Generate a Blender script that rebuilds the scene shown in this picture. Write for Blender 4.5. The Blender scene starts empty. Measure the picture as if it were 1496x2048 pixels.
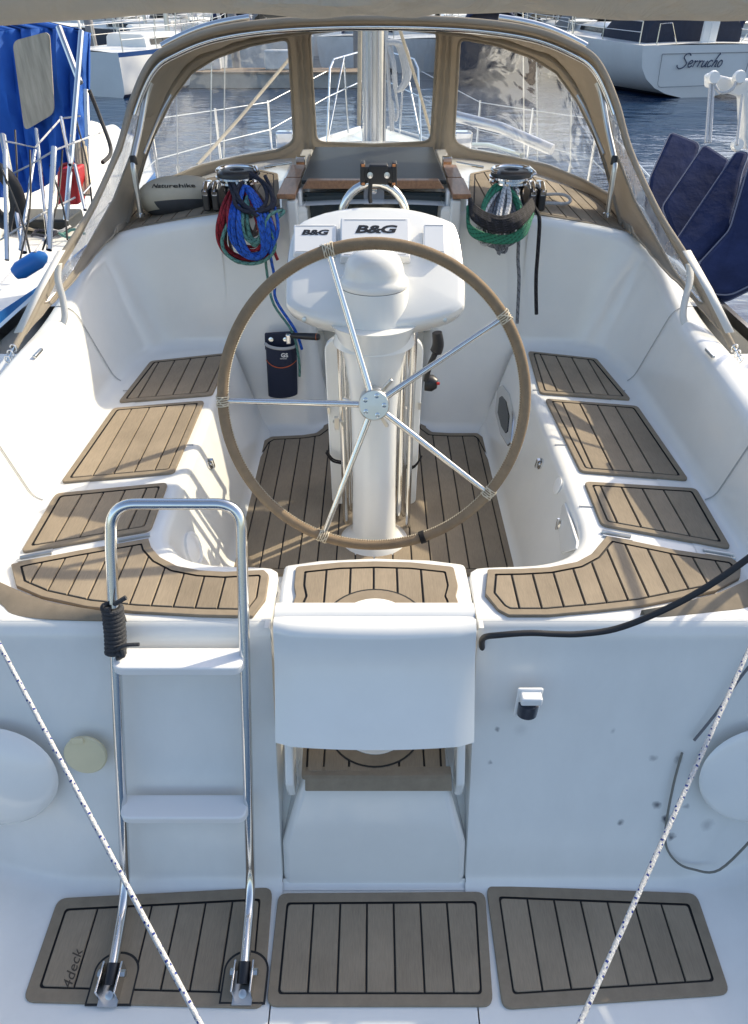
import bpy, math, random
from mathutils import Vector, Matrix
from mathutils.bvhtree import BVHTree
R = math.radians
rnd = random.Random(11)
sc = bpy.context.scene
COL = sc.collection
V = Vector
# ------------------------------------------------------------------ camera model
FPX, CX, CY, PIT = 1420.0, 748.0, 1024.0, R(36.3)
CAM = V((0, 0, 2.4))
FW = V((0, math.cos(PIT), -math.sin(PIT)))
UP = V((0, math.sin(PIT), math.cos(PIT)))
RT = V((1, 0, 0))
def ray(px, py): return RT*((px-CX)/FPX) + UP*((CY-py)/FPX) + FW
def Z(px, py, z):
    d = ray(px, py); return CAM + d*((z-CAM.z)/d.z)
def Y(px, py, y):
    d = ray(px, py); return CAM + d*(y/d.y)
def proj(p):
    q = V(p)-CAM; w = q.dot(FW)
    return CX+FPX*q.dot(RT)/w, CY-FPX*q.dot(UP)/w
def mx(p): return V((-p[0], p[1], p[2]))

cd = bpy.data.cameras.new('camera'); cam = bpy.data.objects.new('camera', cd); COL.objects.link(cam)
cam.location = CAM; cam.rotation_euler = (R(90)-PIT, 0, 0)
cd.sensor_fit = 'VERTICAL'; cd.sensor_height = 24; cd.lens = 24*FPX/2048
cd.clip_start = .02; cd.clip_end = 3000
sc.camera = cam
# ------------------------------------------------------------------ light
w = bpy.data.worlds.new('World'); sc.world = w; w.use_nodes = True
nt = w.node_tree; sky = nt.nodes.new('ShaderNodeTexSky'); sky.sky_type = 'NISHITA'; sky.sun_disc = False
SUN = V((1.12, .80, 1.0)).normalized()
sky.sun_elevation = math.asin(SUN.z); sky.sun_rotation = math.atan2(SUN.x, SUN.y)
sky.air_density = 1.0; sky.dust_density = 2.2; sky.ozone_density = .5
bg = nt.nodes['Background']; nt.links.new(sky.outputs[0], bg.inputs[0]); bg.inputs[1].default_value = .15
sl = bpy.data.lights.new('sun', 'SUN'); sl.energy = 3.1; sl.angle = R(.55); sl.color = (1, .88, .66)
so = bpy.data.objects.new('sun', sl); COL.objects.link(so)
so.rotation_euler = SUN.to_track_quat('Z', 'Y').to_euler(); so.location = (6, 6, 12)
sc.view_settings.view_transform = 'Standard'; sc.view_settings.look = 'None'
sc.view_settings.exposure = .78; sc.view_settings.gamma = 1
sc.render.engine = 'CYCLES'
sc.cycles.max_bounces = 10; sc.cycles.transparent_max_bounces = 24; sc.cycles.diffuse_bounces = 5
# ------------------------------------------------------------------ materials
def P(name, col, rough=.5, metal=0, spec=.5, noise=0, nscale=8, bump=0, bscale=60, coat=0, alpha=None, stretch=None):
    m = bpy.data.materials.new(name); m.use_nodes = True
    t = m.node_tree; b = t.nodes['Principled BSDF']
    b.inputs['Base Color'].default_value = (*col, 1); b.inputs['Roughness'].default_value = rough
    b.inputs['Metallic'].default_value = metal; b.inputs['Specular IOR Level'].default_value = spec
    if coat: b.inputs['Coat Weight'].default_value = coat; b.inputs['Coat Roughness'].default_value = .08
    tc = t.nodes.new('ShaderNodeTexCoord'); mp = t.nodes.new('ShaderNodeMapping')
    t.links.new(tc.outputs['Object'], mp.inputs[0])
    if stretch: mp.inputs['Scale'].default_value = stretch
    if noise:
        n = t.nodes.new('ShaderNodeTexNoise'); n.inputs['Scale'].default_value = nscale
        n.inputs['Detail'].default_value = 6; n.inputs['Roughness'].default_value = .65
        t.links.new(mp.outputs[0], n.inputs['Vector'])
        r = t.nodes.new('ShaderNodeValToRGB')
        r.color_ramp.elements[0].position = .3; r.color_ramp.elements[1].position = .7
        r.color_ramp.elements[0].color = (*[c*(1-noise) for c in col], 1)
        r.color_ramp.elements[1].color = (*[min(1, c*(1+noise*.6)) for c in col], 1)
        t.links.new(n.outputs[0], r.inputs[0]); t.links.new(r.outputs[0], b.inputs['Base Color'])
    if bump:
        n2 = t.nodes.new('ShaderNodeTexNoise'); n2.inputs['Scale'].default_value = bscale; n2.inputs['Detail'].default_value = 4
        t.links.new(mp.outputs[0], n2.inputs['Vector'])
        bp = t.nodes.new('ShaderNodeBump'); bp.inputs['Strength'].default_value = bump; bp.inputs['Distance'].default_value = .01
        t.links.new(n2.outputs[0], bp.inputs['Height']); t.links.new(bp.outputs[0], b.inputs['Normal'])
    return m
GEL = P('gelcoat', (.79, .785, .75), .17, noise=.05, nscale=2.2, bump=.015, bscale=14, coat=.4)
GEL2 = P('gelcoat_polished', (.80, .80, .77), .18, noise=.03, nscale=3, coat=.4)
CREAM = P('cream_plastic', (.70, .63, .42), .4, noise=.05)
FOAM = P('foam_teak', (.300, .243, .175), .85, spec=.25, noise=.16, nscale=30, bump=.12, bscale=500, stretch=(14, 1, 1))
FOAMB = P('foam_teak_border', (.275, .224, .162), .85, spec=.25, noise=.13, nscale=22, bump=.12, bscale=500)
CAULK = P('black_caulk', (.012, .012, .013), .7)
STEEL = P('stainless', (.72, .72, .71), .13, 1, noise=.04, nscale=20)
STEELB = P('stainless_brushed', (.62, .62, .60), .3, 1)
CHROME = P('chrome', (.80, .80, .81), .06, 1)
BLACK = P('black_plastic', (.015, .015, .017), .38)
RUBBER = P('black_rubber', (.018, .018, .02), .55)
SUEDE = P('suede', (.27, .20, .13), .92, spec=.15, noise=.14, nscale=26, bump=.25, bscale=300)
THREAD = P('thread', (.62, .55, .42), .8)
TEAK = P('teak', (.30, .15, .075), .5, noise=.35, nscale=9, stretch=(8, 1, 8), coat=.2)
WHITEP = P('white_plastic', (.80, .80, .79), .35)
NAVY = P('navy_cloth', (.018, .029, .085), .9, spec=.15, noise=.3, nscale=7, bump=.7, bscale=11)
NAVYB = P('navy_bag', (.018, .024, .050), .8, bump=.2, bscale=500)
GREYTRIM = P('grey_trim', (.42, .42, .42), .7)
WEB = P('webbing', (.68, .67, .63), .8, bump=.2, bscale=400)
ORANGE = P('orange_piping', (.6, .12, .03), .6)
GREYP = P('grey_plastic', (.25, .25, .26), .5)
ALU = P('aluminium', (.60, .61, .62), .28, 1, noise=.1, nscale=3)
PAINTW = P('boat_white', (.80, .80, .78), .3, noise=.06, nscale=.8)
BLUEAW = P('blue_awning', (.012, .105, .44), .8, noise=.2, nscale=3, bump=.25, bscale=8)
def islands(m, lo, hi):                 # every plank its own shade
    t = m.node_tree; b = t.nodes['Principled BSDF']; src = b.inputs['Base Color'].links[0].from_socket
    g = t.nodes.new('ShaderNodeNewGeometry'); r = t.nodes.new('ShaderNodeMapRange'); r.inputs[3].default_value = lo; r.inputs[4].default_value = hi
    n = t.nodes.new('ShaderNodeTexNoise'); n.inputs['Scale'].default_value = 5; n.inputs['Detail'].default_value = 5; t.links.new(g.outputs['Position'], n.inputs['Vector'])
    r2 = t.nodes.new('ShaderNodeMapRange'); r2.inputs[1].default_value = .3; r2.inputs[2].default_value = .7; r2.inputs[3].default_value = .86; r2.inputs[4].default_value = 1.1; t.links.new(n.outputs[0], r2.inputs[0])
    t.links.new(g.outputs['Random Per Island'], r.inputs[0]); k = t.nodes.new('ShaderNodeMath'); k.operation = 'MULTIPLY'; t.links.new(r.outputs[0], k.inputs[0]); t.links.new(r2.outputs[0], k.inputs[1])
    v = t.nodes.new('ShaderNodeVectorMath'); v.operation = 'SCALE'; t.links.new(src, v.inputs[0]); t.links.new(k.outputs[0], v.inputs['Scale']); t.links.new(v.outputs[0], b.inputs['Base Color'])
islands(FOAM, .90, 1.10)
def canvas(name, col, trans):
    m = P(name, col, .93, spec=.15, noise=.14, nscale=5, bump=.25, bscale=350)
    t = m.node_tree; b = t.nodes['Principled BSDF']; o = t.nodes['Material Output']
    tr = t.nodes.new('ShaderNodeBsdfTranslucent'); tr.inputs[0].default_value = (*[min(1, c*1.5) for c in col], 1)
    mix = t.nodes.new('ShaderNodeMixShader'); mix.inputs[0].default_value = trans
    t.links.new(b.outputs[0], mix.inputs[1]); t.links.new(tr.outputs[0], mix.inputs[2]); t.links.new(mix.outputs[0], o.inputs[0])
    return m
CANVAS = canvas('dodger_canvas', (.41, .365, .30), .28)
BIMINI = canvas('bimini_canvas', (.60, .56, .48), .25)
for n_ in BIMINI.node_tree.nodes:
    if n_.type == 'BUMP': n_.inputs['Strength'].default_value = .9; n_.inputs['Distance'].default_value = .03
    if n_.type == 'TEX_NOISE' and n_.inputs['Scale'].default_value > 100: n_.inputs['Scale'].default_value = 9; n_.inputs['Distortion'].default_value = 1.5
def clear(name, tint, fac, haze, bump, bscale, rough=.02, cap=.2):
    m = bpy.data.materials.new(name); m.use_nodes = True
    t = m.node_tree; t.nodes.clear(); N = t.nodes.new; L = t.links.new
    o = N('ShaderNodeOutputMaterial'); tr = N('ShaderNodeBsdfTransparent'); tr.inputs[0].default_value = (*tint, 1)
    gl = N('ShaderNodeBsdfGlossy'); gl.inputs['Roughness'].default_value = rough; gl.inputs[0].default_value = (1, 1, 1, 1)
    df = N('ShaderNodeBsdfDiffuse'); df.inputs[0].default_value = (.8, .82, .85, 1)
    tc = N('ShaderNodeTexCoord'); n = N('ShaderNodeTexNoise'); n.inputs['Scale'].default_value = bscale; n.inputs['Detail'].default_value = 2.5
    n.inputs['Distortion'].default_value = 1.2
    L(tc.outputs['Object'], n.inputs['Vector'])
    bp = N('ShaderNodeBump'); bp.inputs['Strength'].default_value = bump; bp.inputs['Distance'].default_value = .03
    L(n.outputs[0], bp.inputs['Height']); L(bp.outputs[0], gl.inputs['Normal'])
    fr = N('ShaderNodeFresnel'); fr.inputs[0].default_value = 1.5; L(bp.outputs[0], fr.inputs['Normal'])
    ma = N('ShaderNodeMath'); ma.operation = 'MULTIPLY'; ma.inputs[1].default_value = fac; L(fr.outputs[0], ma.inputs[0])
    mi_ = N('ShaderNodeMath'); mi_.operation = 'MINIMUM'; mi_.inputs[1].default_value = cap; L(ma.outputs[0], mi_.inputs[0]); ma = mi_
    m1 = N('ShaderNodeMixShader'); L(ma.outputs[0], m1.inputs[0]); L(tr.outputs[0], m1.inputs[1]); L(gl.outputs[0], m1.inputs[2])
    n2 = N('ShaderNodeTexNoise'); n2.inputs['Scale'].default_value = 4.0; n2.inputs['Detail'].default_value = 5; n2.inputs['Distortion'].default_value = 1.6
    mp2 = N('ShaderNodeMapping'); mp2.inputs['Scale'].default_value = (2.2, 1, .7); mp2.inputs['Rotation'].default_value = (0, .5, 0); L(tc.outputs['Object'], mp2.inputs[0]); L(mp2.outputs[0], n2.inputs['Vector'])
    rp = N('ShaderNodeMapRange'); rp.inputs[1].default_value = .4; rp.inputs[2].default_value = .75; rp.inputs[3].default_value = haze*.35; rp.inputs[4].default_value = haze*1.6
    L(n2.outputs[0], rp.inputs[0])
    m2 = N('ShaderNodeMixShader'); L(rp.outputs[0], m2.inputs[0]); L(m1.outputs[0], m2.inputs[1]); L(df.outputs[0], m2.inputs[2])
    L(m2.outputs[0], o.inputs[0]); return m
VINYL = clear('clear_vinyl', (.90, .93, .96), .9, .14, .22, 3.4, cap=.18)
VINYL_R = clear('clear_vinyl_creased', (.88, .91, .95), 1.1, .17, .40, 4.6, cap=.34)
VINYL2 = clear('clear_vinyl_wing', (.85, .88, .92), 2.0, .34, .5, 5, cap=.45)
ACRYL = P('smoked_acrylic', (.010, .016, .015), .08, spec=.6)
ACRYL2 = P('hatch_acrylic', (.030, .034, .034), .45, spec=.25, noise=.2, nscale=6)
OLDVINYL = P('yellowed_vinyl', (.42, .38, .30), .35, noise=.35, nscale=5, stretch=(5, 5, .6))
def rope_mat(name, col): return P(name, col, .8, noise=.3, nscale=160, bump=.5, bscale=260)
R_BLUE = rope_mat('rope_blue', (.012, .10, .50)); R_RED = rope_mat('rope_red', (.30, .012, .022))
R_TEAL = rope_mat('rope_teal', (.11, .27, .23)); R_BROWN = rope_mat('rope_brown', (.12, .085, .07))
R_NAVY = rope_mat('rope_navy', (.015, .018, .035)); R_GREEN = rope_mat('rope_green', (.035, .22, .125))
R_GREY = rope_mat('rope_grey', (.20, .21, .23)); R_PALE = rope_mat('rope_pale', (.60, .60, .60))
R_BLACK = rope_mat('rope_black', (.010, .009, .011)); R_WHITE = rope_mat('rope_white', (.58, .58, .57))
R_FLECK = rope_mat('rope_fleck', (.012, .035, .22)); R_TAN = rope_mat('rope_tan', (.5, .43, .32))
R_CHAR = rope_mat('rope_charcoal', (.040, .042, .048))
# ------------------------------------------------------------------ mesh builder
class MB:
    def __init__(s): s.v, s.f, s.m = [], [], []
    def add(s, vs, fs, mi=0):
        n = len(s.v); s.v += [tuple(v) for v in vs]
        for i, f in enumerate(fs):
            s.f.append([n+k for k in f]); s.m.append(mi[i] if isinstance(mi, list) else mi)
    def grid(s, rows, mi=0, cu=False, cv=False, mf=None):
        nr, nc = len(rows), len(rows[0]); fs, ms = [], []
        for i in range(nr if cv else nr-1):
            for j in range(nc if cu else nc-1):
                a, b = i, (i+1) % nr; c, d = j, (j+1) % nc
                fs.append((a*nc+c, a*nc+d, b*nc+d, b*nc+c)); ms.append(mf(i, j) if mf else mi)
        s.add([p for r in rows for p in r], fs, ms)
    def tube(s, pts, r, n=10, mi=0, closed=False, mf=None, flat=1):
        pts = [V(p) for p in pts]; N = len(pts); rows = []; nrm = None
        for i, p in enumerate(pts):
            a = pts[i-1] if (i or closed) else pts[i]; b = pts[(i+1) % N] if (i < N-1 or closed) else pts[i]
            t = (b-a).normalized()
            if nrm is None:
                nrm = t.cross(V((0, 0, 1)));
                if nrm.length < .05: nrm = t.cross(V((0, 1, 0)))
                nrm.normalize()
            nrm = (nrm - t*nrm.dot(t)).normalized(); bi = t.cross(nrm)
            rr = r[i] if isinstance(r, (list, tuple)) else r
            rows.append([p + nrm*math.cos(k*2*math.pi/n)*rr + bi*math.sin(k*2*math.pi/n)*rr*flat for k in range(n)])
        s.grid(rows, mi, cu=True, cv=closed, mf=mf)
        if not closed:
            s.add(rows[0], [tuple(range(n))[::-1]], mi); s.add(rows[-1], [tuple(range(n))], mi)
    def box(s, c, d, rot=None, mi=0):
        c = V(c); hx, hy, hz = d[0]/2, d[1]/2, d[2]/2
        vs = [V((x, y, z)) for z in (-hz, hz) for y in (-hy, hy) for x in (-hx, hx)]
        if rot: vs = [rot @ v for v in vs]
        s.add([c+v for v in vs], [(0, 2, 3, 1), (4, 5, 7, 6), (0, 1, 5, 4), (2, 6, 7, 3), (0, 4, 6, 2), (1, 3, 7, 5)], mi)
    def lathe(s, prof, base=(0, 0, 0), ax=(0, 0, 1), n=24, mi=0, mf=None, sx=1, sy=1):
        base = V(base); q = V((0, 0, 1)).rotation_difference(V(ax).normalized())
        rows = [[base + q @ V((r*math.cos(k*2*math.pi/n)*sx, r*math.sin(k*2*math.pi/n)*sy, h)) for k in range(n)] for r, h in prof]
        s.grid(rows, mi, cu=True, mf=mf)
        if prof[0][0] > 1e-5: s.add(rows[0], [tuple(range(n))[::-1]], mi)
        if prof[-1][0] > 1e-5: s.add(rows[-1], [tuple(range(n))], mi)
    def prism(s, bot, top, mi=0, ms=None):
        n = len(bot); s.add(list(bot)+list(top), [tuple(range(n))[::-1], tuple(range(n, 2*n))] + [(i, (i+1) % n, n+(i+1) % n, n+i) for i in range(n)],
              [mi, mi]+[mi if ms is None else ms]*n)
    def build(s, name, mats, parent=None, bevel=0, seg=3, solid=0, ang=38, label=None, sub=0):
        me = bpy.data.meshes.new(name); me.from_pydata(s.v, [], s.f)
        for m in (mats if isinstance(mats, (list, tuple)) else [mats]): me.materials.append(m)
        me.polygons.foreach_set('material_index', s.m); me.polygons.foreach_set('use_smooth', [True]*len(s.f))
        me.validate(); me.update(); me.set_sharp_from_angle(angle=R(ang))
        o = bpy.data.objects.new(name, me); COL.objects.link(o)
        if parent: o.parent = parent; o.matrix_parent_inverse = world_inv(parent)
        if solid:
            md = o.modifiers.new('solid', 'SOLIDIFY'); md.thickness = solid; md.offset = 0
        if sub:
            md = o.modifiers.new('sub', 'SUBSURF'); md.levels = sub; md.render_levels = sub
        if bevel:
            md = o.modifiers.new('bevel', 'BEVEL'); md.width = bevel; md.segments = seg; md.limit_method = 'ANGLE'; md.angle_limit = R(32)
            md.harden_normals = False
        if label: o['label'] = label
        return o
def world_inv(p):
    return Matrix() if p.parent else Matrix.Translation(p.location).inverted()
def tag(o, label, cat, group=None, kind=None):
    if label: o['label'] = label
    if cat: o['category'] = cat
    if group: o['group'] = group
    if kind: o['kind'] = kind
    return o
def thing(name, label, cat, loc=(0, 0, 0), group=None):
    o = bpy.data.objects.new(name, None); COL.objects.link(o); o.location = loc; o.empty_display_size = .1
    return tag(o, label, cat, group)
def cat_rom(pts, n=8, closed=False):
    pts = [V(p) for p in pts]; N = len(pts); out = []
    for i in range(N if closed else N-1):
        g = (lambda k: pts[k % N]) if closed else (lambda k: pts[max(0, min(N-1, k))])
        p0, p1, p2, p3 = g(i-1), g(i), g(i+1), g(i+2)
        for k in range(n):
            t = k/n
            out.append(.5*((2*p1)+(p2-p0)*t+(2*p0-5*p1+4*p2-p3)*t*t+(3*p1-p0-3*p2+p3)*t**3))
    if not closed: out.append(pts[-1])
    return out
def rpoly(pts, rad, n=5, closed=True):
    pts = [V(p) for p in pts]; N = len(pts); out = []
    for i, p in enumerate(pts):
        r = rad[i] if isinstance(rad, (list, tuple)) else rad
        if r <= 0 or (not closed and i in (0, N-1)): out.append(p.copy()); continue
        a, b = pts[i-1]-p, pts[(i+1) % N]-p
        d = min(r, a.length*.48, b.length*.48); A, B = p+a.normalized()*d, p+b.normalized()*d
        for k in range(n+1):
            t = k/n; out.append(A*(1-t)**2+p*2*t*(1-t)+B*t*t)
    return out
def area2(p): return sum(p[i-1][0]*p[i][1]-p[i][0]*p[i-1][1] for i in range(len(p)))/2
def inset(p, d):
    s = 1 if area2(p) > 0 else -1; N = len(p); out = []
    for i in range(N):
        a, b, c = V(p[i-1][:2]), V(p[i][:2]), V(p[(i+1) % N][:2])
        u, w_ = (b-a).normalized(), (c-b).normalized()
        n1, n2 = V((-u.y, u.x))*s, V((-w_.y, w_.x))*s
        m = n1+n2
        m = m.normalized() if m.length > 1e-6 else n1
        out.append(b + m*(d/max(.35, m.dot(n1))))
    return out
def clipx(poly, x, keep):
    out = []
    for i in range(len(poly)):
        a, b = poly[i-1], poly[i]; da, db = (a[0]-x)*keep, (b[0]-x)*keep
        if (da >= 0) != (db >= 0):
            t = da/(da-db); out.append(V((a[0]+(b[0]-a[0])*t, a[1]+(b[1]-a[1])*t)))
        if db >= 0: out.append(V(b[:2]))
    return out
def text_mesh(body, size, bold=0.0, shear=0.0, sx=1.0, extrude=.0006, space=1.0):
    cu = bpy.data.curves.new('t', 'FONT'); cu.body = body; cu.size = size; cu.offset = bold; cu.shear = shear
    cu.extrude = extrude; cu.align_x = 'CENTER'; cu.align_y = 'CENTER'; cu.resolution_u = 3; cu.space_character = space
    o = bpy.data.objects.new('t', cu); COL.objects.link(o); bpy.context.view_layer.update()
    dg = bpy.context.evaluated_depsgraph_get(); me = bpy.data.meshes.new_from_object(o.evaluated_get(dg))
    vs = [V((v.co.x*sx, v.co.y, v.co.z)) for v in me.vertices]; fs = [tuple(p.vertices) for p in me.polygons]
    bpy.data.objects.remove(o); bpy.data.curves.remove(cu); bpy.data.meshes.remove(me)
    return vs, fs
def text_on(name, body, size, org, ux, uy, mat, parent, **k):
    vs, fs = text_mesh(body, size, **k); ux, uy = V(ux).normalized(), V(uy).normalized(); uz = ux.cross(uy)
    b = MB(); b.add([V(org)+ux*v.x+uy*v.y+uz*v.z for v in vs], fs); return b.build(name, mat, parent)
# ================================================================== OUR YACHT: hull, deck, cockpit moulding
yacht = thing('sailing_yacht', 'white sailing yacht whose cockpit with brown planked deck mats fills the foreground', 'sailboat', (0, 3, 0))
ZS, ZC = .90, .45                       # bench level, cockpit sole level
def roof(x, y): return 1.58 - .09*x*x - .10*max(0, y-5.0)**1.7*(1 if y > 5 else 0)
def RZ(px, py, dz=0):                   # point on the cabin roof
    z = 1.5
    for _ in range(12):
        p = Z(px, py, z); z = .5*z+.5*(roof(p.x, p.y)+dz)
    return Z(px, py, z)
def bz(p, z): return V((p[0], p[1], z))

# --- seat / bench mouldings: loft from the outer edge to the rounded inner edge and down to the sole
inner = [Z(a, b, ZS) for a, b in [(455, 762), (436, 785), (402, 852), (372, 925), (350, 985), (330, 1040)]] 
inner = [V((-.735, 3.45, ZS)), V((-.735, 3.1, ZS)), V((-.735, 2.7, ZS)), V((-.735, 2.35, ZS)), V((-.733, 2.1, ZS)), V((-.728, 1.95, ZS)), V((-.70, 1.855, ZS)), V((-.64, 1.79, ZS)), V((-.55, 1.755, ZS)), V((-.45, 1.744, ZS)), V((-.36, 1.742, ZS))]
inner = cat_rom(inner, 5) + [V((-.331, 1.738, ZS)), V((-.309, 1.72, ZS)), V((-.303, 1.69, ZS)), V((-.303, 1.60, ZS)), V((-.303, 1.47, ZS))]
NI = len(inner)
outer = []
for i, p in enumerate(inner):           # matching outer line
    t = i/(NI-1)
    if p.y > 2.0 and p.x < -.69: outer.append(V((-1.24, p.y+(.08 if i == 0 else 0), ZS)))
    else: outer.append(None)
k0 = max(i for i, o in enumerate(outer) if o is not None); y0 = outer[k0].y
path = rpoly([V((-1.24, y0, ZS)), V((-1.24, 1.47, ZS)), V((-.287, 1.47, ZS))], [0, .12, 0], closed=False)
def along(pl, s):
    L = [(pl[i+1]-pl[i]).length for i in range(len(pl)-1)]; d = s*sum(L)
    for i, l in enumerate(L):
        if d <= l or i == len(L)-1: return pl[i].lerp(pl[i+1], max(0, min(1, d/l)))
        d -= l
for i in range(k0+1, NI): outer[i] = along(path, ((i-k0)/(NI-1-k0)))
def seat_norms():
    out = []
    for i in range(NI):
        a = inner[max(0, i-1)]; c = inner[min(NI-1, i+1)]; t = (c-a).normalized()
        n = V((-t.y, t.x, 0)); n = -n if n.x*1.0+n.y*.6 < 0 else n      # towards the cockpit well
        out.append(V((1, 0, 0)) if i >= NI-3 else n)
    return out
SN = seat_norms(); KR = NI-9
def seat_rows(m):
    rows = []
    for i in range(NI):
        q, nrm = inner[i], SN[i]; f = 0 if i <= KR else min(1, (i-KR)/4)
        slope, r = .13*(1-f)+.008*f, .05*(1-f)+.018*f
        pl = [V((-r, 0, ZS)), V((.012*(1-f), 0, ZS)), V((slope, 0, ZC+.03)), V((slope+.05*(1-f)+.002, 0, ZC-.02))]
        pr = rpoly(pl, [0, r, .07*(1-f)+.005, 0], 6, closed=False)
        row = [bz(q+nrm*p.x, p.z) for p in pr]
        rows.append([mx(p) if m else p for p in row])
    return rows
for m in (0, 1):
    rows = seat_rows(m); b = MB(); b.grid(rows)
    e = [r[0] for r in rows]; g = mx if m else (lambda p: p)
    poly = e+[g(V(p)) for p in ((-.321, 1.50, ZS), (-1.1, 1.50, ZS), (-1.24, 1.56, ZS), (-1.26, 2.5, ZS), (-1.26, 3.56, ZS), (-.9, 3.58, ZS))]
    b.add(poly, [tuple(range(len(poly)))]); b.build('bench', GEL, yacht)

# --- coaming and bulkhead: inner wall loft
Bp = [(-1.20, 1.50, ZS), (-1.225, 1.75, ZS), (-1.235, 2.05, ZS), (-1.235, 2.45, ZS), (-1.235, 2.9, ZS), (-1.225, 3.18, ZS), (-1.17, 3.38, ZS), (-1.05, 3.475, ZS), (-.90, 3.51, ZS), (-.745, 3.515, ZS)]
Tp = [(-1.27, 1.42, .96), (-1.285, 1.68, 1.08), (-1.285, 2.0, 1.20), (-1.285, 2.45, 1.25), (-1.30, 2.85, 1.262), (-1.325, 3.12, 1.285), (-1.318, 3.38, 1.37), (-1.23, 3.52, 1.445), (-1.0, 3.565, 1.492), (-.745, 3.572, 1.53)]
Op = [(-.10, -.02), (-.12, -.02), (-.12, 0), (-.12, 0), (-.11, .02), (-.10, .05), (-.08, .07), (-.04, .08), (0, .08), (0, .08)]
Bc, Tc = cat_rom(Bp, 6), cat_rom(Tp, 6); Oc = cat_rom([(*o, 0) for o in Op], 6)
def wall_rows(m):
    rows = []
    for b0, t0, o in zip(Bc, Tc, Oc):
        d = (b0-t0); d.z = 0; d = d.normalized() if d.length > .01 else V((0, -1, 0))
        inw = V((-o.x, -o.y, 0)).normalized()
        B1 = b0+inw*.16; T2 = t0+V((o.x, o.y, .004)); T3 = t0+V((o.x*1.6, o.y*1.5, -.20))
        pl = [bz(B1, ZS+.002), b0, t0, T2, T3]
        row = rpoly(pl, [0, .055, .07, .04, 0], 7, closed=False)
        rows.append([mx(p) if m else p for p in row])
    return rows
for m in (0, 1):
    b = MB(); b.grid(wall_rows(m)); b.build('coaming', GEL, yacht)
    # locker-lid seam line and seat-back seam drawn as fine grooves
    rows = wall_rows(m)
    def seam(idx, name, j0, j1, dz=.0015):
        row = rows[idx][j0:j1]; row2 = rows[idx+1][j0:j1]
        pts = [p+(V((0, 0, 0))+(V((.004, 0, .002)) if not m else V((-.004, 0, .002)))) for p in row]
        bb = MB(); bb.tube(pts, .0022, 5); bb.build(name, GREYTRIM, yacht)
    seam(28, 'lid_seam', 3, 22); seam(13, 'lid_seam', 3, 22)

# --- bulkhead pieces left and right of the companionway, down to the sole
bpath = rpoly([V((-.752, 3.505, 0)), V((-.30, 3.505, 0)), V((-.285, 3.86, 0))], [0, .07, 0], closed=False)
bpath = [V((-.752, 3.505, 0)), V((-.7, 3.505, 0)), V((-.55, 3.505, 0))] + bpath[1:]
def bulk(m):
    rows = []
    for i, p in enumerate(bpath):
        a, c = bpath[max(0, i-1)], bpath[min(len(bpath)-1, i+1)]; t = (c-a).normalized(); n = V((t.y, -t.x, 0))
        f = 1 if i < len(bpath)-2 else .3
        pl = [(.16*f, ZC-.006), (.075*f, ZC), (.015, ZC+.3), (-.005, ZS), (-.075*f, roof(p.x, 3.58)-.015), (-.13*f, roof(p.x, 3.63)+.001)]
        pr = rpoly([V((x, 0, z)) for x, z in pl], [0, .08, 0, .2, .04, 0], 5, closed=False)
        row = [bz(p+n*q.x, q.z) for q in pr]
        rows.append([mx(q) if m else q for q in row])
    return rows
for m in (0, 1):
    b = MB(); b.grid(bulk(m)); b.build('bulkhead', GEL, yacht)
b = MB(); b.box((0, 3.87, .68), (.66, .04, .50)); b.box((0, 3.93, .98), (.80, .62, .10))
b.build('companionway_sill', GEL, yacht, bevel=.02)

# --- cabin roof, side decks, foredeck and hull
def beam(y): return 1.78 if y < 6.2 else 1.78*max(.04, 1-((y-6.2)/6.0)**2.0)
def deckz(y): return 1.10 - .34*min(1, max(0, (y-5.0)/4))
ys = [3.60, 3.64, 3.7, 3.9, 4.2, 4.6, 5, 5.4, 5.8, 6.2, 6.6, 7.0, 7.4, 7.8, 8.1]
rows = []
for y in ys:
    hw = min(1.27, beam(y)-.42)*(1 if y < 6 else 1-.18*((y-6)/2.1)**2); d = deckz(y); row = []
    fall = 0 if y < 7 else (y-7)/1.1
    for k in range(25):
        x = -hw+2*hw*k/24; row.append(V((x, y, d+.02+(roof(x, y)-d-.02)*(1-.9*fall*fall))))
    e0, e1 = row[0], row[-1]
    L = [V((-hw-.15, y, d-.03)), V((-hw-.115, y, d+.02)), V((-hw-.05, y, e0.z-.06)), V((-hw-.022, y, e0.z-.015))]
    row = L + row + [mx(p) for p in L[::-1]]
    rows.append(row)
rows.append([V((p.x, 8.2, deckz(8.2)-.02)) for p in rows[-1]])
b = MB(); b.grid(rows); b.build('cabin_roof', GEL, yacht)
rows = []
for y in [1.35, 1.6, 2, 3, 4, 5, 6, 6.5, 7, 7.5, 8, 8.5, 9, 9.5, 10, 10.5, 11, 11.5, 12]:
    B_ = beam(y)
    zz = deckz(y)-.02 - (.16*max(0, (1.9-y)/.55) if y < 1.9 else 0)
    inn = 1.30 if y < 3.4 else 0.0
    if y < 3.4:
        rows.append([V((-B_+(B_-1.30)*k/8, y, zz)) for k in range(9)])
bl = MB(); bl.grid(rows); bl.grid([[mx(p) for p in r] for r in rows])
rows = []
for y in [3.60, 3.8, 4, 5, 6, 6.5, 7, 7.5, 8, 8.5, 9, 9.5, 10, 10.5, 11, 11.5, 12]:
    B_ = beam(y); rows.append([V((-B_+2*B_*k/16, y, deckz(y)-.02+.05*(1-(k/8-1)**2)*(1 if y > 7.6 else 0))) for k in range(17)])
bl.grid(rows); bl.build('side_deck', GEL, yacht)
rows = []
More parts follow.
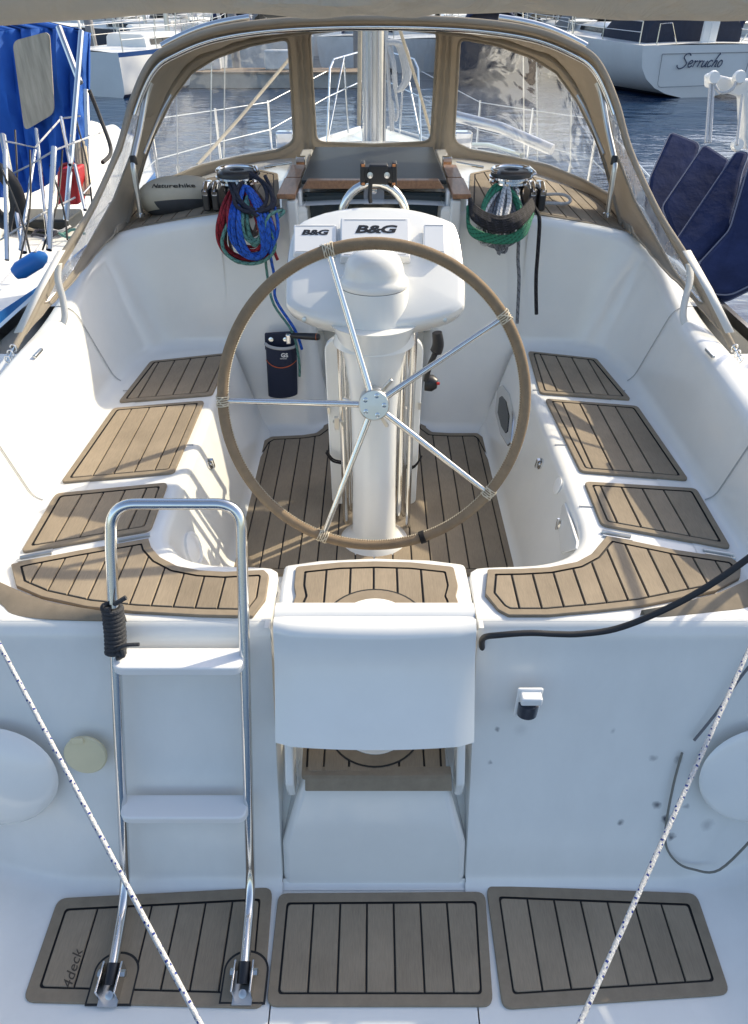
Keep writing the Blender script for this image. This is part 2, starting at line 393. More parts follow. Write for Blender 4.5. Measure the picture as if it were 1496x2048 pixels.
for y in [-.2, .3, .62, 1.0, 1.35, 2, 3, 4, 5, 6, 7, 8, 9, 10, 11, 11.6, 12]:
    B_ = beam(y); top = deckz(y)-.02 if y > 1.36 else (.93 if y > 1.3 else .25+.6*max(0, (y-.6)/.75))
    if y < .62: top = -.06
    rows.append([V((-B_*f, y, top+(-.5-top)*g)) for f, g in ((1, 0), (1.0, .5), (.93, .8), (.8, 1.05))])
b = MB(); b.grid(rows); b.grid([[mx(p) for p in r] for r in rows]); b.build('hull', PAINTW, yacht)
for m in (-1, 1):                       # slotted aluminium toe rail
    b = MB(); b.grid([[V((m*(beam(y)-.01), y, deckz(y)-.02)), V((m*(beam(y)-.01), y, deckz(y)+.03)), V((m*(beam(y)-.035), y, deckz(y)+.03)), V((m*(beam(y)-.035), y, deckz(y)-.02))] for y in [1.7, 2, 3, 4, 5, 6, 7, 8, 9, 10, 11, 11.8]])
    b.build('toe_rail', ALU, yacht)

# --- transom blocks, fillet and swim platform
def sideup(x): return max(0, abs(x)-1.0)
tprof = rpoly([V((0, 1.60, ZS+.001)), V((0, 1.50, ZS+.004)), V((0, 1.472, ZS-.03)), V((0, 1.455, ZS-.09)), V((0, 1.172, 0)), V((0, .95, 0)), V((0, .60, 0)), V((0, .55, -.35))], [0, .02, .03, .02, .05, .02, .02, 0], 5, closed=False)
def trow(x):
    s = sideup(x); out = []
    for p in tprof:
        f = max(0, 1-max(p.z, 0)/ZS)
        out.append(V((x, p.y + .10*s*f - .9*s*s*f*0, p.z + (1.1*s*s*f if p.y > .56 else 0))))
    return out
xs = [-1.5, -1.4, -1.3, -1.2, -1.1, -1.0, -.95, -.9, -.86, -.8, -.7, -.6, -.45, -.36, -.331, -.313, -.305]
for m in (0, 1):
    rows = [trow(x) for x in xs]
    e = []
    last = rows[-1]
    rows.append([p+V((.004, .012, -.004 if p.z > .3 else 0)) if p.z > .02 else p for p in last])
    rows[-1] = [V((p.x, p.y, min(p.z, ZS-.012))) for p in rows[-1]]
    rows.append([V((p.x+.003, min(p.y+.35, 1.66) if p.z > .02 else p.y, min(p.z, ZS-.03))) for p in last])
    if m: rows = [[mx(p) for p in r] for r in rows]
    b = MB(); b.grid(rows); b.build('transom', GEL, yacht)
b = MB()
rows = [[V((-.306+.612*k/6, y, z)) for k in range(7)] for y, z in ((1.30, -.004), (1.0, 0), (.6, 0), (.58, -.01), (.55, -.35))]
b.grid(rows); b.build('swim_platform', GEL, yacht)
# centre step block, narrower at the top so a slot opens on each side
fpl = [(-.304, -.08), (.304, -.08), (.297, .17), (.215, .455), (-.215, .455), (-.297, .17)]
b = MB(); b.prism([V((x, 1.168+.262*z, z-.003)) for x, z in fpl], [V((x, 1.95, z-.003)) for x, z in fpl]); b.build('step', GEL, yacht, bevel=.022, seg=4)
b = MB(); pl = [(1.20, -.01), (1.235, .13), (1.48, .40), (1.85, .40), (1.85, -.01)]; b.prism([V((-.3025, y, z)) for y, z in pl], [V((.3025, y, z)) for y, z in pl]); b.build('slot_floor', GEL, yacht)
b = MB(); fl = [(1.174+.026*(1-math.sin(a)), .026*(1-math.cos(a))) for a in [k*math.pi/12 for k in range(7)]]; b.grid([[V((x, 2*1.174-y+.004, z+.001)) for y, z in fl] for x in (-.302, .302)]); b.build('step_fillet', GEL, yacht)
b = MB(); b.box((0, 2.85, ZC-.02), (1.5, 2.2, .03)); b.build('cockpit_sole', GEL, yacht)
# rounded pods at the transom quarters
for sx, px_ in ((-1, -10), (1, 1525)):
    c = Y(px_, 1552, 1.285); b = MB()
    rows = []
    for i in range(9):
        a = i/8*math.pi/2
        rows.append([c+V((math.cos(t)*.195*math.cos(a)*1.0, 0, math.sin(t)*.165*math.cos(a)))+V((0, -(.05 if sx < 0 else .018)*math.sin(a)+ .34*math.sin(t)*.165*math.cos(a), 0)) for t in [k*2*math.pi/40 for k in range(40)]])
    b.grid(rows, cu=True); b.build('quarter_pod', GEL2, yacht)

# ------------------------------------------------------------------ planked foam mats
def mat(px, z, r=.02, ins=.028, seams=None, step=.075, x0=None, zf=None, th=.007, gw=.0062, pxworld=False, name='deck_mat', frame=True, rin=.012, border=True):
    W = [V(p) for p in px] if pxworld else [Z(a, b_, z) for a, b_ in px]
    base2 = [V((p.x, p.y)) for p in W]
    o2 = [V(p[:2]) for p in rpoly([V((p.x, p.y, 0)) for p in base2], r, 5)]
    if area2(o2) < 0: o2 = o2[::-1]; base2 = base2[::-1]
    c1 = inset(base2, ins); c2 = inset(base2, ins+gw)
    rr = [rin]*len(base2) if not isinstance(r, (list, tuple)) else [min(rin, q) if q else 0 for q in (r if area2([V((p.x, p.y)) for p in W]) > 0 else r[::-1])]
    i1 = [V(p[:2]) for p in rpoly([V((p.x, p.y, 0)) for p in c1], rr, 4)]
    i2 = [V(p[:2]) for p in rpoly([V((p.x, p.y, 0)) for p in c2], rr, 4)]
    h = zf if zf else (lambda x, y: z)
    up = lambda p, d: V((p[0], p[1], h(p[0], p[1])+d))
    b = MB(); e = .0018
    # border: outer wall, chamfer, top ring as polygon strip (matched by nearest angle order)
    oe = inset(o2, .002)
    b.add([up(p, -.012) for p in o2]+[up(p, th-.002) for p in o2]+[up(p, th) for p in oe],
          [f for i in range(len(o2)) for f in ((i, (i+1) % len(o2), len(o2)+(i+1) % len(o2), len(o2)+i), (len(o2)+i, len(o2)+(i+1) % len(o2), 2*len(o2)+(i+1) % len(o2), 2*len(o2)+i))], 1)
    no, n1 = len(oe), len(i1)
    # bridge outer ring to inner ring through a polygon with a slit
    k = min(range(n1), key=lambda j: (i1[j]-oe[0]).length)
    ring = [up(p, th) for p in oe]+[up(oe[0], th)]+[up(i1[(k-j) % n1], th) for j in range(n1)]+[up(i1[k], th)]
    b.add(ring, [tuple(range(len(ring)))], 1)
    b.add([up(p, th) for p in i1]+[up(p, .001) for p in i1], [(i, (i+1) % n1, n1+(i+1) % n1, n1+i) for i in range(n1)], 2)
    b.add([up(p, .0012) for p in oe], [tuple(range(no))], 2)
    xs_ = [p[0] for p in i2]; a0, a1 = min(xs_), max(xs_)
    if seams is None:
        seams = []; x = (x0 if x0 is not None else a0+step)
        while x > a0+step*.35: x -= step
        x += step if x < a0+step*.35 else 0
        while x < a1-step*.3: seams.append(x); x += step
    ed = [a0-1]+sorted(seams)+[a1+1]
    for l, q in zip(ed[:-1], ed[1:]):
        pl = clipx(clipx(i2, l+gw/2, 1), q-gw/2, -1)
        cl = [p for i, p in enumerate(pl) if (p-pl[i-1]).length > 1e-4]
        if len(cl) < 3 or abs(area2(cl)) < 1e-4: continue
        if zf:   # follow the camber: cut planks across too is unnecessary, they are narrow
            pass
        ce = inset(cl, .0016); n = len(cl)
        b.add([up(p, .0) for p in cl]+[up(p, th-.0016) for p in cl]+[up(p, th) for p in ce],
              [f for i in range(n) for f in ((i, (i+1) % n, n+(i+1) % n, n+i), (n+i, n+(i+1) % n, 2*n+(i+1) % n, 2*n+i))]+[tuple(range(2*n, 3*n))], 0)
    return b.build(name, [FOAM, FOAMB, CAULK], yacht, ang=25)
# swim platform
sp = .0865
m_l = mat([(117, 1798), (545, 1776), (527, 2018), (46, 2005)], .003, .03, .035, [Z(202.5, 1800, 0).x+sp*k for k in range(6)])
mat([(557, 1788), (970, 1785), (986, 2014), (533, 2014)], .003, .03, .03, [Z(628, 1805, 0).x+sp*k for k in range(6)])
mat([(972, 1772), (1392, 1788), (1460, 1990), (1005, 2020)], .003, .03, .035, [Z(1052, 1791, 0).x+sp*k for k in range(7)])
# transom step, nosing and under-seat ring
mat([(-.222, 1.272, 0), (.222, 1.272, 0), (.235, 1.72, 0), (-.235, 1.72, 0)], ZC+.006, .01, .012, pxworld=True, step=.078, x0=0)
b = MB(); c = [Y(a, d, yy) for a, d, yy in ((610, 1550, 1.277), (903, 1549, 1.277), (904, 1583, 1.252), (610, 1583, 1.252))]
b.add([p-V((0, 0, 0)) for p in c]+[p+V((0, .03, 0)) for p in c], [(0, 1, 2, 3), (7, 6, 5, 4), (0, 4, 5, 1), (1, 5, 6, 2), (2, 6, 7, 3), (3, 7, 4, 0)])
b.build('step_nosing', FOAMB, yacht, bevel=.003)
# aft benches
L_aft = [(23, 1131), (60, 1122), (160, 1103), (297, 1079), (303, 1097), (321, 1117), (354, 1134), (401, 1143), (450, 1146), (528, 1142), (538, 1152), (531, 1200), (505, 1235), (400, 1233), (267, 1226), (174, 1216), (84, 1196), (33, 1174)]
R_aft = [(975, 1141), (1040, 1140), (1096, 1137), (1153, 1126), (1183, 1110), (1203, 1086), (1214, 1074), (1350, 1102), (1464, 1119), (1481, 1133), (1479, 1158), (1430, 1184), (1283, 1214), (1196, 1224), (1096, 1233), (1016, 1233), (996, 1222), (970, 1190)]
mat(L_aft, ZS+.007, .006, .024, step=.067, x0=Z(371, 1147, ZS).x, rin=.004)
mat(R_aft, ZS+.007, .006, .024, step=.067, x0=Z(1140, 1130, ZS).x, rin=.004)
# side benches
for q, s0 in (([(112, 989), (336, 967), (301, 1062), (42, 1107)], None), ([(227, 818), (409, 803), (348, 947), (122, 967)], None), ([(301, 724), (462, 707), (424, 791), (237, 806)], None),
              ([(1056, 704), (1193, 719), (1262, 801), (1080, 788)], None), ([(1090, 799), (1275, 814), (1377, 962), (1161, 945)], None), ([(1168, 965), (1392, 979), (1462, 1099), (1203, 1052)], None)):
    mat(q, ZS+.004, .022, .022, step=.0755, x0=(-1 if q[0][0] < 700 else 1)*.845)
# cockpit sole mat
sl_ = [(429, 1150), (500, 927), (527, 884), (543, 875), (605, 872), (632, 868), (647, 857), (650, 808), (848, 808), (852, 857), (864, 866), (900, 868), (955, 868), (968, 878), (1000, 940), (1077, 1150)]
mat(sl_, ZC+.004, .012, .030, step=.0795, x0=0, rin=.006)
# curved capping mats along the taffrail
for pts_t, pts_b in (([(-60, 1130), (0, 1164), (84, 1199), (150, 1213), (214, 1223), (250, 1230)], [(-60, 1170), (0, 1207), (25, 1228), (90, 1238), (214, 1241), (250, 1240)]),
                     ([(1560, 1120), (1496, 1158), (1440, 1184), (1397, 1196), (1340, 1210), (1283, 1220)], [(1560, 1190), (1496, 1214), (1440, 1222), (1380, 1229), (1320, 1234), (1290, 1232)])):
    A = cat_rom([Z(a, d, ZS+.026) for a, d in pts_t], 4); B_ = cat_rom([Z(a, d, ZS+.004) for a, d in pts_b], 4)
    b = MB(); b.grid([[p+V((0, 0, -.04)), p, p.lerp(q, .5)+V((0, 0, .004)), q, q+V((0, .012, -.035))] for p, q in zip(A, B_)])
    b.build('taffrail_mat', FOAMB, yacht)
# cabin roof mats follow the camber
for q in ([(228, 467), (330, 451), (430, 440), (556, 424), (556, 350), (520, 342), (420, 358), (330, 385), (285, 405)],):
    for m in (0, 1):
        W = [RZ(a, d) for a, d in q]; W = [V((mx(p).x, p.y, 0)) if m else V((p.x, p.y, 0)) for p in W]
        W = [V((p.x, max(p.y, 3.61), 0)) for p in W]
        mat(W, 0, .02, .024, step=.0755, zf=lambda x, y: roof(x, y)+.002, pxworld=True, rin=.008)
# ------------------------------------------------------------------ helm seat (hinged bridge across the walk-through)
seat = thing('helm_seat', 'white hinged helm seat bridging the stern walk-through with a planked top and blank aft panel', 'seat', (0, 1.5, ZS))
top = [Z(a, d, ZS+.01) for a, d in [(568, 1128), (640, 1118), (751, 1113), (860, 1117), (931, 1126), (942, 1180), (952, 1240), (552, 1240), (558, 1180)]]
b = MB(); b.prism([p-V((0, 0, .06)) for p in top], top); b.build('seat_base', GEL, seat, bevel=.016)
yq = yacht; yacht = seat
sm = mat([(592, 1136), (680, 1127), (751, 1125), (822, 1127), (907, 1136), (916, 1175), (911, 1195), (916, 1205), (914, 1246), (586, 1246), (587, 1205), (592, 1195), (588, 1175)], ZS+.012, .012, .028, [Z(a, 1200, ZS).x for a in (649, 699, 747, 795, 845)], name='seat_mat', rin=.006)
yacht = yq
def arc_lathe(b, prof, c, n, ymin, mi=0):
    ks = [k for k in range(n+1)]; rows = []
    for r, h in prof:
        pts = [c+V((r*math.cos(k*2*math.pi/n), r*math.sin(k*2*math.pi/n), h)) for k in ks[:-1]]
        rows.append([V((p.x, max(p.y, ymin), p.z)) for p in pts])
    b.grid(rows, mi, cu=True)
for zc, cy_, ring_p, ymin in ((ZS+.020, 1250, seat, 1.492), (ZC+.014, 1452, yacht, 0)):
    c = Z(750, cy_, zc); b = MB(); ro = .108
    arc_lathe(b, [(ro+.0, 0), (ro, .003), (ro-.012, .006), (ro-.05, .004), (ro-.055, -.008), (ro-.06, -.012), (.001, -.013)], c, 48, ymin)
    b.build('deck_ring', GEL2, ring_p)
    b = MB(); arc_lathe(b, [(ro+.040, -.004), (ro+.040, .0006), (ro+.001, .0006)], c, 48, ymin); arc_lathe(b, [(ro+.046, -.004), (ro+.046, .0003), (ro+.039, .0003)], c, 48, ymin, 1)
    b.build('ring_border', [FOAMB, CAULK], ring_p)
pt = [(0, 1.49, .935), (0, 1.452, .945), (0, 1.425, .925), (0, 1.40, .85), (0, 1.34, .74), (0, 1.266, .625)]
front = cat_rom([V(p) for p in pt[2:]], 5); fr = rpoly([V(pt[0]), V(pt[1]), V(pt[2])], [0, .02, 0], 4, closed=False)[:-1]+front
XL, XR = -.289, .2935
rows = []
for k in range(13):
    f = k/12; x = XL+(XR-XL)*f; bulge = .016*(1-(2*f-1)**2)
    e = .010 if k in (0, 12) else 0
    rows.append([V((x, p.y-bulge*min(1, i/4)+e, p.z-(e*.5 if i < 3 else 0)-.010*(1-(2*f-1)**2)*(i == len(fr)-1)*0)) for i, p in enumerate(fr)] + [V((x, p.y+.045, p.z+.004)) for p in fr[::-1]])
b = MB(); b.grid(rows, cu=True)
n_ = len(rows[0]); b.add(rows[0], [tuple(range(n_))]); b.add(rows[-1], [tuple(range(n_))[::-1]])
b.build('seat_panel', GEL, seat)
for sx in (-1, 1):
    b = MB(); pl = [(1.44, .80), (1.345, .62), (1.255, .44), (1.27, .36), (1.32, .36), (1.50, .80)]
    x0_ = .003+sx*.262
    b.prism([V((x0_-.013, y, z)) for y, z in pl], [V((x0_+.013, y, z)) for y, z in pl]); b.build('hinge_arm', GEL, seat, bevel=.008)
# small hull fittings, each a part of the yacht
c = Y(172, 1508, 1.318); nrm = V((0, -1, .33)).normalized()
b = MB(); b.lathe([(0, 0), (.066, 0), (.066, .006), (.062, .010), (0, .011)], c, nrm, 40); cap = b.build('deck_cap', CREAM, yacht)
b = MB(); b.box(c+nrm*.012+V((-.014, .016, .055)), (.038, .006, .02), Matrix.Rotation(R(-18), 3, 'X')); b.build('cap_hinge', CREAM, cap, bevel=.003)
c = Y(1058, 1400, 1.362)
b = MB(); b.box(c+V((0, -.012, .025)), (.062, .04, .03)); b.box(c+V((0, .004, -.015)), (.075, .012, .125)); lamp = b.build('stern_light', WHITEP, yacht, bevel=.007)
b = MB(); b.lathe([(.030, 0), (.031, .05), (.024, .052)], c+V((0, -.004, -.058)), n=20, sy=.8); b.build('light_lens', P('lens', (.035, .045, .065), .12), lamp)
# drain grooves between bench lids
for y, x1, x2 in ((2.09, -1.17, -.77), (2.075, -1.17, -.77)): pass
for px_ in ([(236, 1081), (300, 1069)], [(40, 1115), (104, 1104)], [(1203, 1063), (1262, 1073)], [(1406, 1099), (1467, 1109)]):
    a, c = Z(*px_[0], ZS+.006), Z(*px_[1], ZS+.006)
    b = MB(); b.tube([a, c], .0065, 8); b.tube([a+V((0, -.02, -.002)), c+V((0, -.02, -.002))], .004, 6); b.build('lid_hinge', STEELB, yacht)
for y in (2.075, 2.505, 3.0):           # bench lid joints as shallow grooves
    for s in (-1, 1):
        sk = .035 if y < 2.2 else .01
        b = MB(); b.tube([V((s*1.165, y-sk, ZS+.0015)), V((s*.95, y-sk*.5, ZS+.0015)), V((s*.74, y, ZS+.001))], .0035, 6); b.build('lid_joint', GREYTRIM, yacht)
for s in (-1, 1):                       # coaming hinge
    c = Z(748+s*672, 706, 1.262); b = MB(); b.box(c, (.014, .075, .012)); b.build('coaming_hinge', STEELB, yacht, bevel=.003)
    c = Z(748+s*740, 640, 1.11)
BV = []
for m in (0, 1):
    rw = seat_rows(m); nr, nc = len(rw), len(rw[0])
    BV.append(BVHTree.FromPolygons([p for r in rw for p in r], [(a*nc+c, a*nc+c+1, (a+1)*nc+c+1, (a+1)*nc+c) for a in range(nr-1) for c in range(nc-1)]))
def hit(px, py):                        # point and outward normal on the bench front seen at that pixel
    d = ray(px, py).normalized(); best = None
    for t_ in BV:
        p, n, i, ds = t_.ray_cast(CAM, d)
        if p and (best is None or ds < best[2]): best = (p, n if n.dot(d) < 0 else -n, ds)
    if best is None: p = Y(px, py, 2.2); return p, V((0, -1, 0))
    return best[0], best[1]
def plate(px_list, th, name, m_, bevel=.004, inset_=1.0, lift=0, parent=None):
    hs = [hit(*q) for q in px_list]; n = sum((h[1] for h in hs), V((0, 0, 0))).normalized()
    ps = [h[0]+h[1]*lift for h in hs]; c0 = sum(ps, V((0, 0, 0)))/len(ps); ps = [c0+(p-c0)*inset_ for p in ps]
    b = MB(); b.prism([p-n*.004 for p in ps], [p+n*th for p in ps]); return b.build(name, m_, parent or yacht, bevel=bevel)
for px_ in ((418, 928), (1082, 928)):
    c, n = hit(*px_); b = MB(); b.lathe([(.024, 0), (.024, .006), (.01, .009), (.009, .014)], c, n, 16)
    b.box(c+n*.016, (.012, .012, .055), Matrix.Rotation(.4, 3, 'X')); b.build('locker_latch', STEEL, yacht)
c, n = hit(385, 1098); b = MB(); b.lathe([(.066, 0), (.066, .010), (.055, .014), (.05, .007), (.02, .016), (0, .017)], c, n, 32); b.build('speaker', WHITEP, yacht)
c, n = hit(1117, 972); b = MB(); b.lathe([(.03, 0), (.034, .006), (.02, .01), (0, .01)], c, n, 20); b.build('socket_cap', WHITEP, yacht)
dr = plate([(1126, 1012), (1132, 1006), (1158, 1085), (1154, 1098), (1124, 1108), (1119, 1060)], .006, 'locker_door', GEL2)
c, n = hit(1123, 1050); c += n*.006; b = MB(); b.lathe([(.018, 0), (.018, .006), (.006, .009)], c, n, 14); b.box(c+n*.01, (.008, .008, .05)); b.build('door_latch', STEEL, dr)
PPX = [(1000, 780), (1008, 774), (1020, 790), (1030, 835), (1026, 884), (1019, 890), (1006, 868), (995, 825)]
pf = plate(PPX, .014, 'portlight', STEEL, .006, 1.06)
plate(PPX, .017, 'portlight_pane', ACRYL, 0, .64, parent=pf)
# dark flecks of dirt on the starboard transom
def onT(px, py):
    z = .5
    for _ in range(8):
        y = 1.17+z*.3517; p = Y(px, py, y); z = .4*z+.6*p.z
    return Y(px, py, 1.17+z*.3517)
GELT = P('gelcoat_transom', (.79, .785, .75), .22, noise=.05, nscale=2.0, stretch=(2.5, 2.5, 1), bump=.015, bscale=14, coat=.25)
t = GELT.node_tree; bsdf = t.nodes['Principled BSDF']; src = bsdf.inputs['Base Color'].links[0].from_socket
geo = t.nodes.new('ShaderNodeNewGeometry'); nz = t.nodes.new('ShaderNodeTexNoise'); nz.inputs['Scale'].default_value = 45
tcn = t.nodes.new('ShaderNodeVectorMath'); tcn.operation = 'MULTIPLY_ADD'; t.links.new(nz.outputs['Color'], tcn.inputs[0]); tcn.inputs[1].default_value = (.022,)*3; t.links.new(geo.outputs['Position'], tcn.inputs[2])
off = V((.011,)*3); acc = None
for a, d, r, k in ((1313, 1611, .013, .8), (1333, 1640, .016, .95), (1343, 1674, .013, .8), (1241, 1645, .011, .7), (1307, 1516, .012, .4), (1357, 1520, .014, .5), (1371, 1612, .009, .4), (1415, 1652, .02, .3), (994, 1459, .008, .6), (980, 1525, .007, .5), (1226, 1462, .008, .3), (1041, 1460, .02, .12)):
    q = onT(a, d); dn = t.nodes.new('ShaderNodeVectorMath'); dn.operation = 'DISTANCE'; t.links.new(tcn.outputs[0], dn.inputs[0]); dn.inputs[1].default_value = q+off
    mr = t.nodes.new('ShaderNodeMapRange'); mr.inputs[1].default_value = r*.35; mr.inputs[2].default_value = r*1.35; mr.inputs[3].default_value = k; mr.inputs[4].default_value = 0
    t.links.new(dn.outputs['Value'], mr.inputs[0])
    if acc is None: acc = mr.outputs[0]
    else:
        mm = t.nodes.new('ShaderNodeMath'); mm.operation = 'MAXIMUM'; t.links.new(acc, mm.inputs[0]); t.links.new(mr.outputs[0], mm.inputs[1]); acc = mm.outputs[0]
mc = t.nodes.new('ShaderNodeMix'); mc.data_type = 'RGBA'; t.links.new(acc, mc.inputs[0]); t.links.new(src, mc.inputs[6]); mc.inputs[7].default_value = (.05, .055, .075, 1); t.links.new(mc.outputs[2], bsdf.inputs['Base Color'])
for o in yacht.children:
    if o.name.startswith('transom'): o.data.materials[0] = GELT
# ------------------------------------------------------------------ companionway
b = MB(); b.box((0, 3.70, 1.28), (.72, .014, .66)); wb = b.build('washboard', ACRYL, yacht)
pl = [Y(a, d, 3.66) for a, d in ((604, 378), (889, 378), (878, 361), (614, 361))]
b = MB(); b.prism(pl, [p+V((0, .05, .0)) for p in pl]); b.build('hatch_trim', TEAK, yacht, bevel=.004)
b = MB(); b.box((0, 4.18, 1.650), (.70, .96, .018), Matrix.Rotation(R(-.5), 3, 'X')); b.build('sliding_hatch', ACRYL2, yacht, bevel=.005)
for s in (-1, 1):
    b = MB(); b.box((s*.405, 4.2, 1.50), (.07, 1.22, .24)); b.box((s*.385, 3.56, 1.30), (.05, .06, .62)); b.box((s*.355, 3.66, 1.30), (.02, .10, .66)); b.build('hatch_coaming', GEL, yacht, bevel=.014)
    b = MB(); b.box((s*.408, 3.70, 1.629), (.086, .36, .022)); b.box((s*.408, 4.05, 1.630), (.074, .32, .022)); b.build('teak_cap', TEAK, yacht, bevel=.004)
    b = MB(); b.box((s*.40, 4.27, 1.645), (.05, .05, .05)); b.tube([(s*.45, 4.27, 1.64), (s*.60, 4.25, 1.62)], .008, 8); b.build('hinge_bracket', STEEL, yacht, bevel=.006)
c = Y(748, 385, 3.69); b = MB(); b.box(c, (.10, .006, .11)); lk = b.build('lock_plate', GREYP, yacht, bevel=.003)
b = MB(); b.lathe([(.016, 0), (.016, .006), (0, .008)], c+V((0, -.003, .01)), (0, -1, 0), 16); b.build('lock_keyhole', STEEL, lk)

for s in (-1, 1):
    b = MB()
    top_ = [(s*1.66, 2.9, 1.09), (s*1.66, 2.75, 1.66), (s*1.66, 2.2, 1.68), (s*1.64, 1.55, 1.68), (s*1.56, 1.25, 1.67), (s*1.35, 1.12, 1.66), (s*1.33, 1.18, .95)] if s > 0 else [(s*1.66, 2.9, 1.09), (s*1.66, 2.75, 1.66), (s*1.64, 1.6, 1.66), (s*1.55, 1.3, 1.66), (s*1.50, 1.35, .98)]
    b.tube(rpoly([V(p) for p in top_], [0]+[.10]*(len(top_)-2)+[0], 6, closed=False), .0125, 10)
    b.tube([V((s*1.66, 2.85, 1.36)), V((s*1.65, 1.6, 1.36)), V((s*1.50, 1.25, 1.36))], .010, 8)
    b.tube([V((s*1.65, 2.0, 1.06)), V((s*1.65, 2.0, 1.68))], .0125, 8)
    b.build('stern_rail', STEEL, yacht)
b = MB(); b.tube(cat_rom([V((1.62, 2.0, 1.55)), V((1.58, 1.92, 1.5)), V((1.50, 1.85, 1.46)), V((1.47, 1.90, 1.42)), V((1.55, 1.98, 1.45))], 6), .010, 8); b.build('rail_hook', STEEL, yacht)
# ================================================================== STEERING PEDESTAL
ped = thing('steering_pedestal', 'white steering pedestal with brown-rimmed wheel, instrument console and domed compass', 'pedestal', (0, 2.45, ZC))
b = MB(); b.lathe([(.15, 0), (.145, .012), (.115, .03), (.093, .06), (.089, .3), (.089, .62), (.096, .75), (.112, .87), (.135, .95), (.16, 1.0)], (0, 2.45, ZC+.0), n=48, sy=.9)
b.build('column', GEL2, ped)
PA, PB = V((0, 2.375, 1.462)), V((0, 2.82, 1.765))
pu = (PB-PA).normalized(); pn = V((1, 0, 0)).cross(pu)          # panel axes
def PL(px, py, h=0):
    d = ray(px, py); o = PA+pn*h; return CAM+d*((o-CAM).dot(pn)/d.dot(pn))
cp = [(588, 458), (604, 440), (650, 422), (700, 413), (745, 411), (800, 413), (850, 422), (902, 440), (915, 456), (925, 500), (931, 555), (931, 600), (926, 614), (900, 628), (850, 642), (800, 650), (745, 653), (700, 650), (640, 638), (595, 622), (573, 608), (570, 590), (572, 530), (579, 480)]
tp = cat_rom([PL(*q) for q in cp], 3, closed=True)
cen = sum(tp, V((0, 0, 0)))/len(tp)
rows = []
for sc_, h in ((.0, .012), (.5, .010), (.90, .004), (.955, .0), (.985, -.006), (1.0, -.02), (.995, -.034), (.965, -.075), (.93, -.088), (.4, -.09)):
    rows.append([cen+(p-cen)*sc_+pn*h for p in tp])
b = MB(); b.grid(rows, cu=True); b.build('console', GEL2, ped)
for a, d in ((609, 634), (889, 635)):
    b = MB(); b.lathe([(.008, 0), (.008, .006), (0, .007)], PL(a, d, -.03)+V((0, -.012, -.004)), (0, -1, .2), 12); b.build('console_screw', STEELB, ped)
for ql, th, txt, size, tp_ in (([(588, 449), (672, 449), (671, 506), (587, 506)], .022, 'B&G', .030, (629, 465)), ([(682, 436), (818, 436), (819, 513), (681, 513)], .034, 'B&G', .046, (750, 459)), ([(848, 448), (889, 448), (890, 506), (847, 506)], .024, None, 0, None)):
    t_ = [PL(a, d, th+.012) for a, d in ql]
    c0 = sum(t_, V((0, 0, 0)))/4
    b = MB(); bt = [p-pn*(th)+(p-c0)*.04 for p in t_]; b.prism(bt[::-1], t_[::-1]); cv = b.build('instrument_cover', WHITEP, ped, bevel=.004)
    w_ = [c0+(p-c0)*V((.9, .9, .9))[0]+pn*.0004 for p in t_]
    for i in (0, 2):
        b = MB(); b.tube([w_[i]+(w_[(i+1) % 4]-w_[i])*f for f in (0, 1)], .0011, 4); b.build('cover_groove', GREYTRIM, cv)
    if txt:
        text_on('lettering', txt, size, PL(*tp_, th+.0128), RT, pu, BLACK, cv, bold=.0016 if size > .04 else .0011, shear=.22, sx=1.72, space=.92)
# compass
cb = V((0, 2.475, 1.36)); b = MB()
b.lathe([(.150, 0), (.135, .06), (.124, .12), (.121, .20), (.119, .206)], cb, n=48, sy=.92); b.build('compass_base', GEL2, ped)
b = MB(); b.lathe([(.117, .204), (.117, .209)], cb, n=48, sy=.92); b.build('compass_gasket', BLACK, ped)
b = MB(); b.lathe([(.118, .208), (.121, .213), (.121, .222), (.118, .232), (.111, .238), (.106, .246), (.104, .262), (.098, .284), (.085, .306), (.066, .322), (.042, .332), (.02, .336), (0, .337)], cb, n=48, sy=.92); b.build('compass_dome', GEL2, ped)
# guard frame: tubes beside the column, arch in front of the console
for x, r, y in ((-.128, .0125, 2.56), (-.113, .010, 2.63), (.118, .024, 2.60), (.150, .011, 2.53)):
    b = MB(); b.tube([(x, y, ZC), (x*1.0, y, 1.0), (x*1.02, y, 1.42)], r, 14); b.build('guard_tube', STEEL, ped)
ar = [(-.127, 2.93, 1.1), (-.127, 2.93, 1.66)]+[(-.127*math.cos(a), 2.93, 1.675+.132*math.sin(a)) for a in [k*math.pi/16 for k in range(17)]]+[(.127, 2.93, 1.66), (.127, 2.93, 1.1)]
b = MB(); b.tube(ar, .0165, 14); b.build('guard_arch', STEEL, ped)
for s in (-1, 1):
    b = MB(); b.tube([(s*.127, 2.93, 1.12), (s*.127, 2.75, 1.05), (s*.122, 2.58, 1.03)], .0125, 10); b.build('guard_brace', STEEL, ped)
b = MB(); b.tube([(-.128, 2.56, 1.085), (-.05, 2.5, 1.085)], .009, 8); b.tube([(-.165, 2.54, .99), (-.128, 2.55, .985), (-.122, 2.56, .93), (-.122, 2.56, .6)], .0075, 8); b.box((-.15, 2.53, .99), (.02, .02, .055)); b.build('guard_bracket', STEELB, ped, bevel=.002)
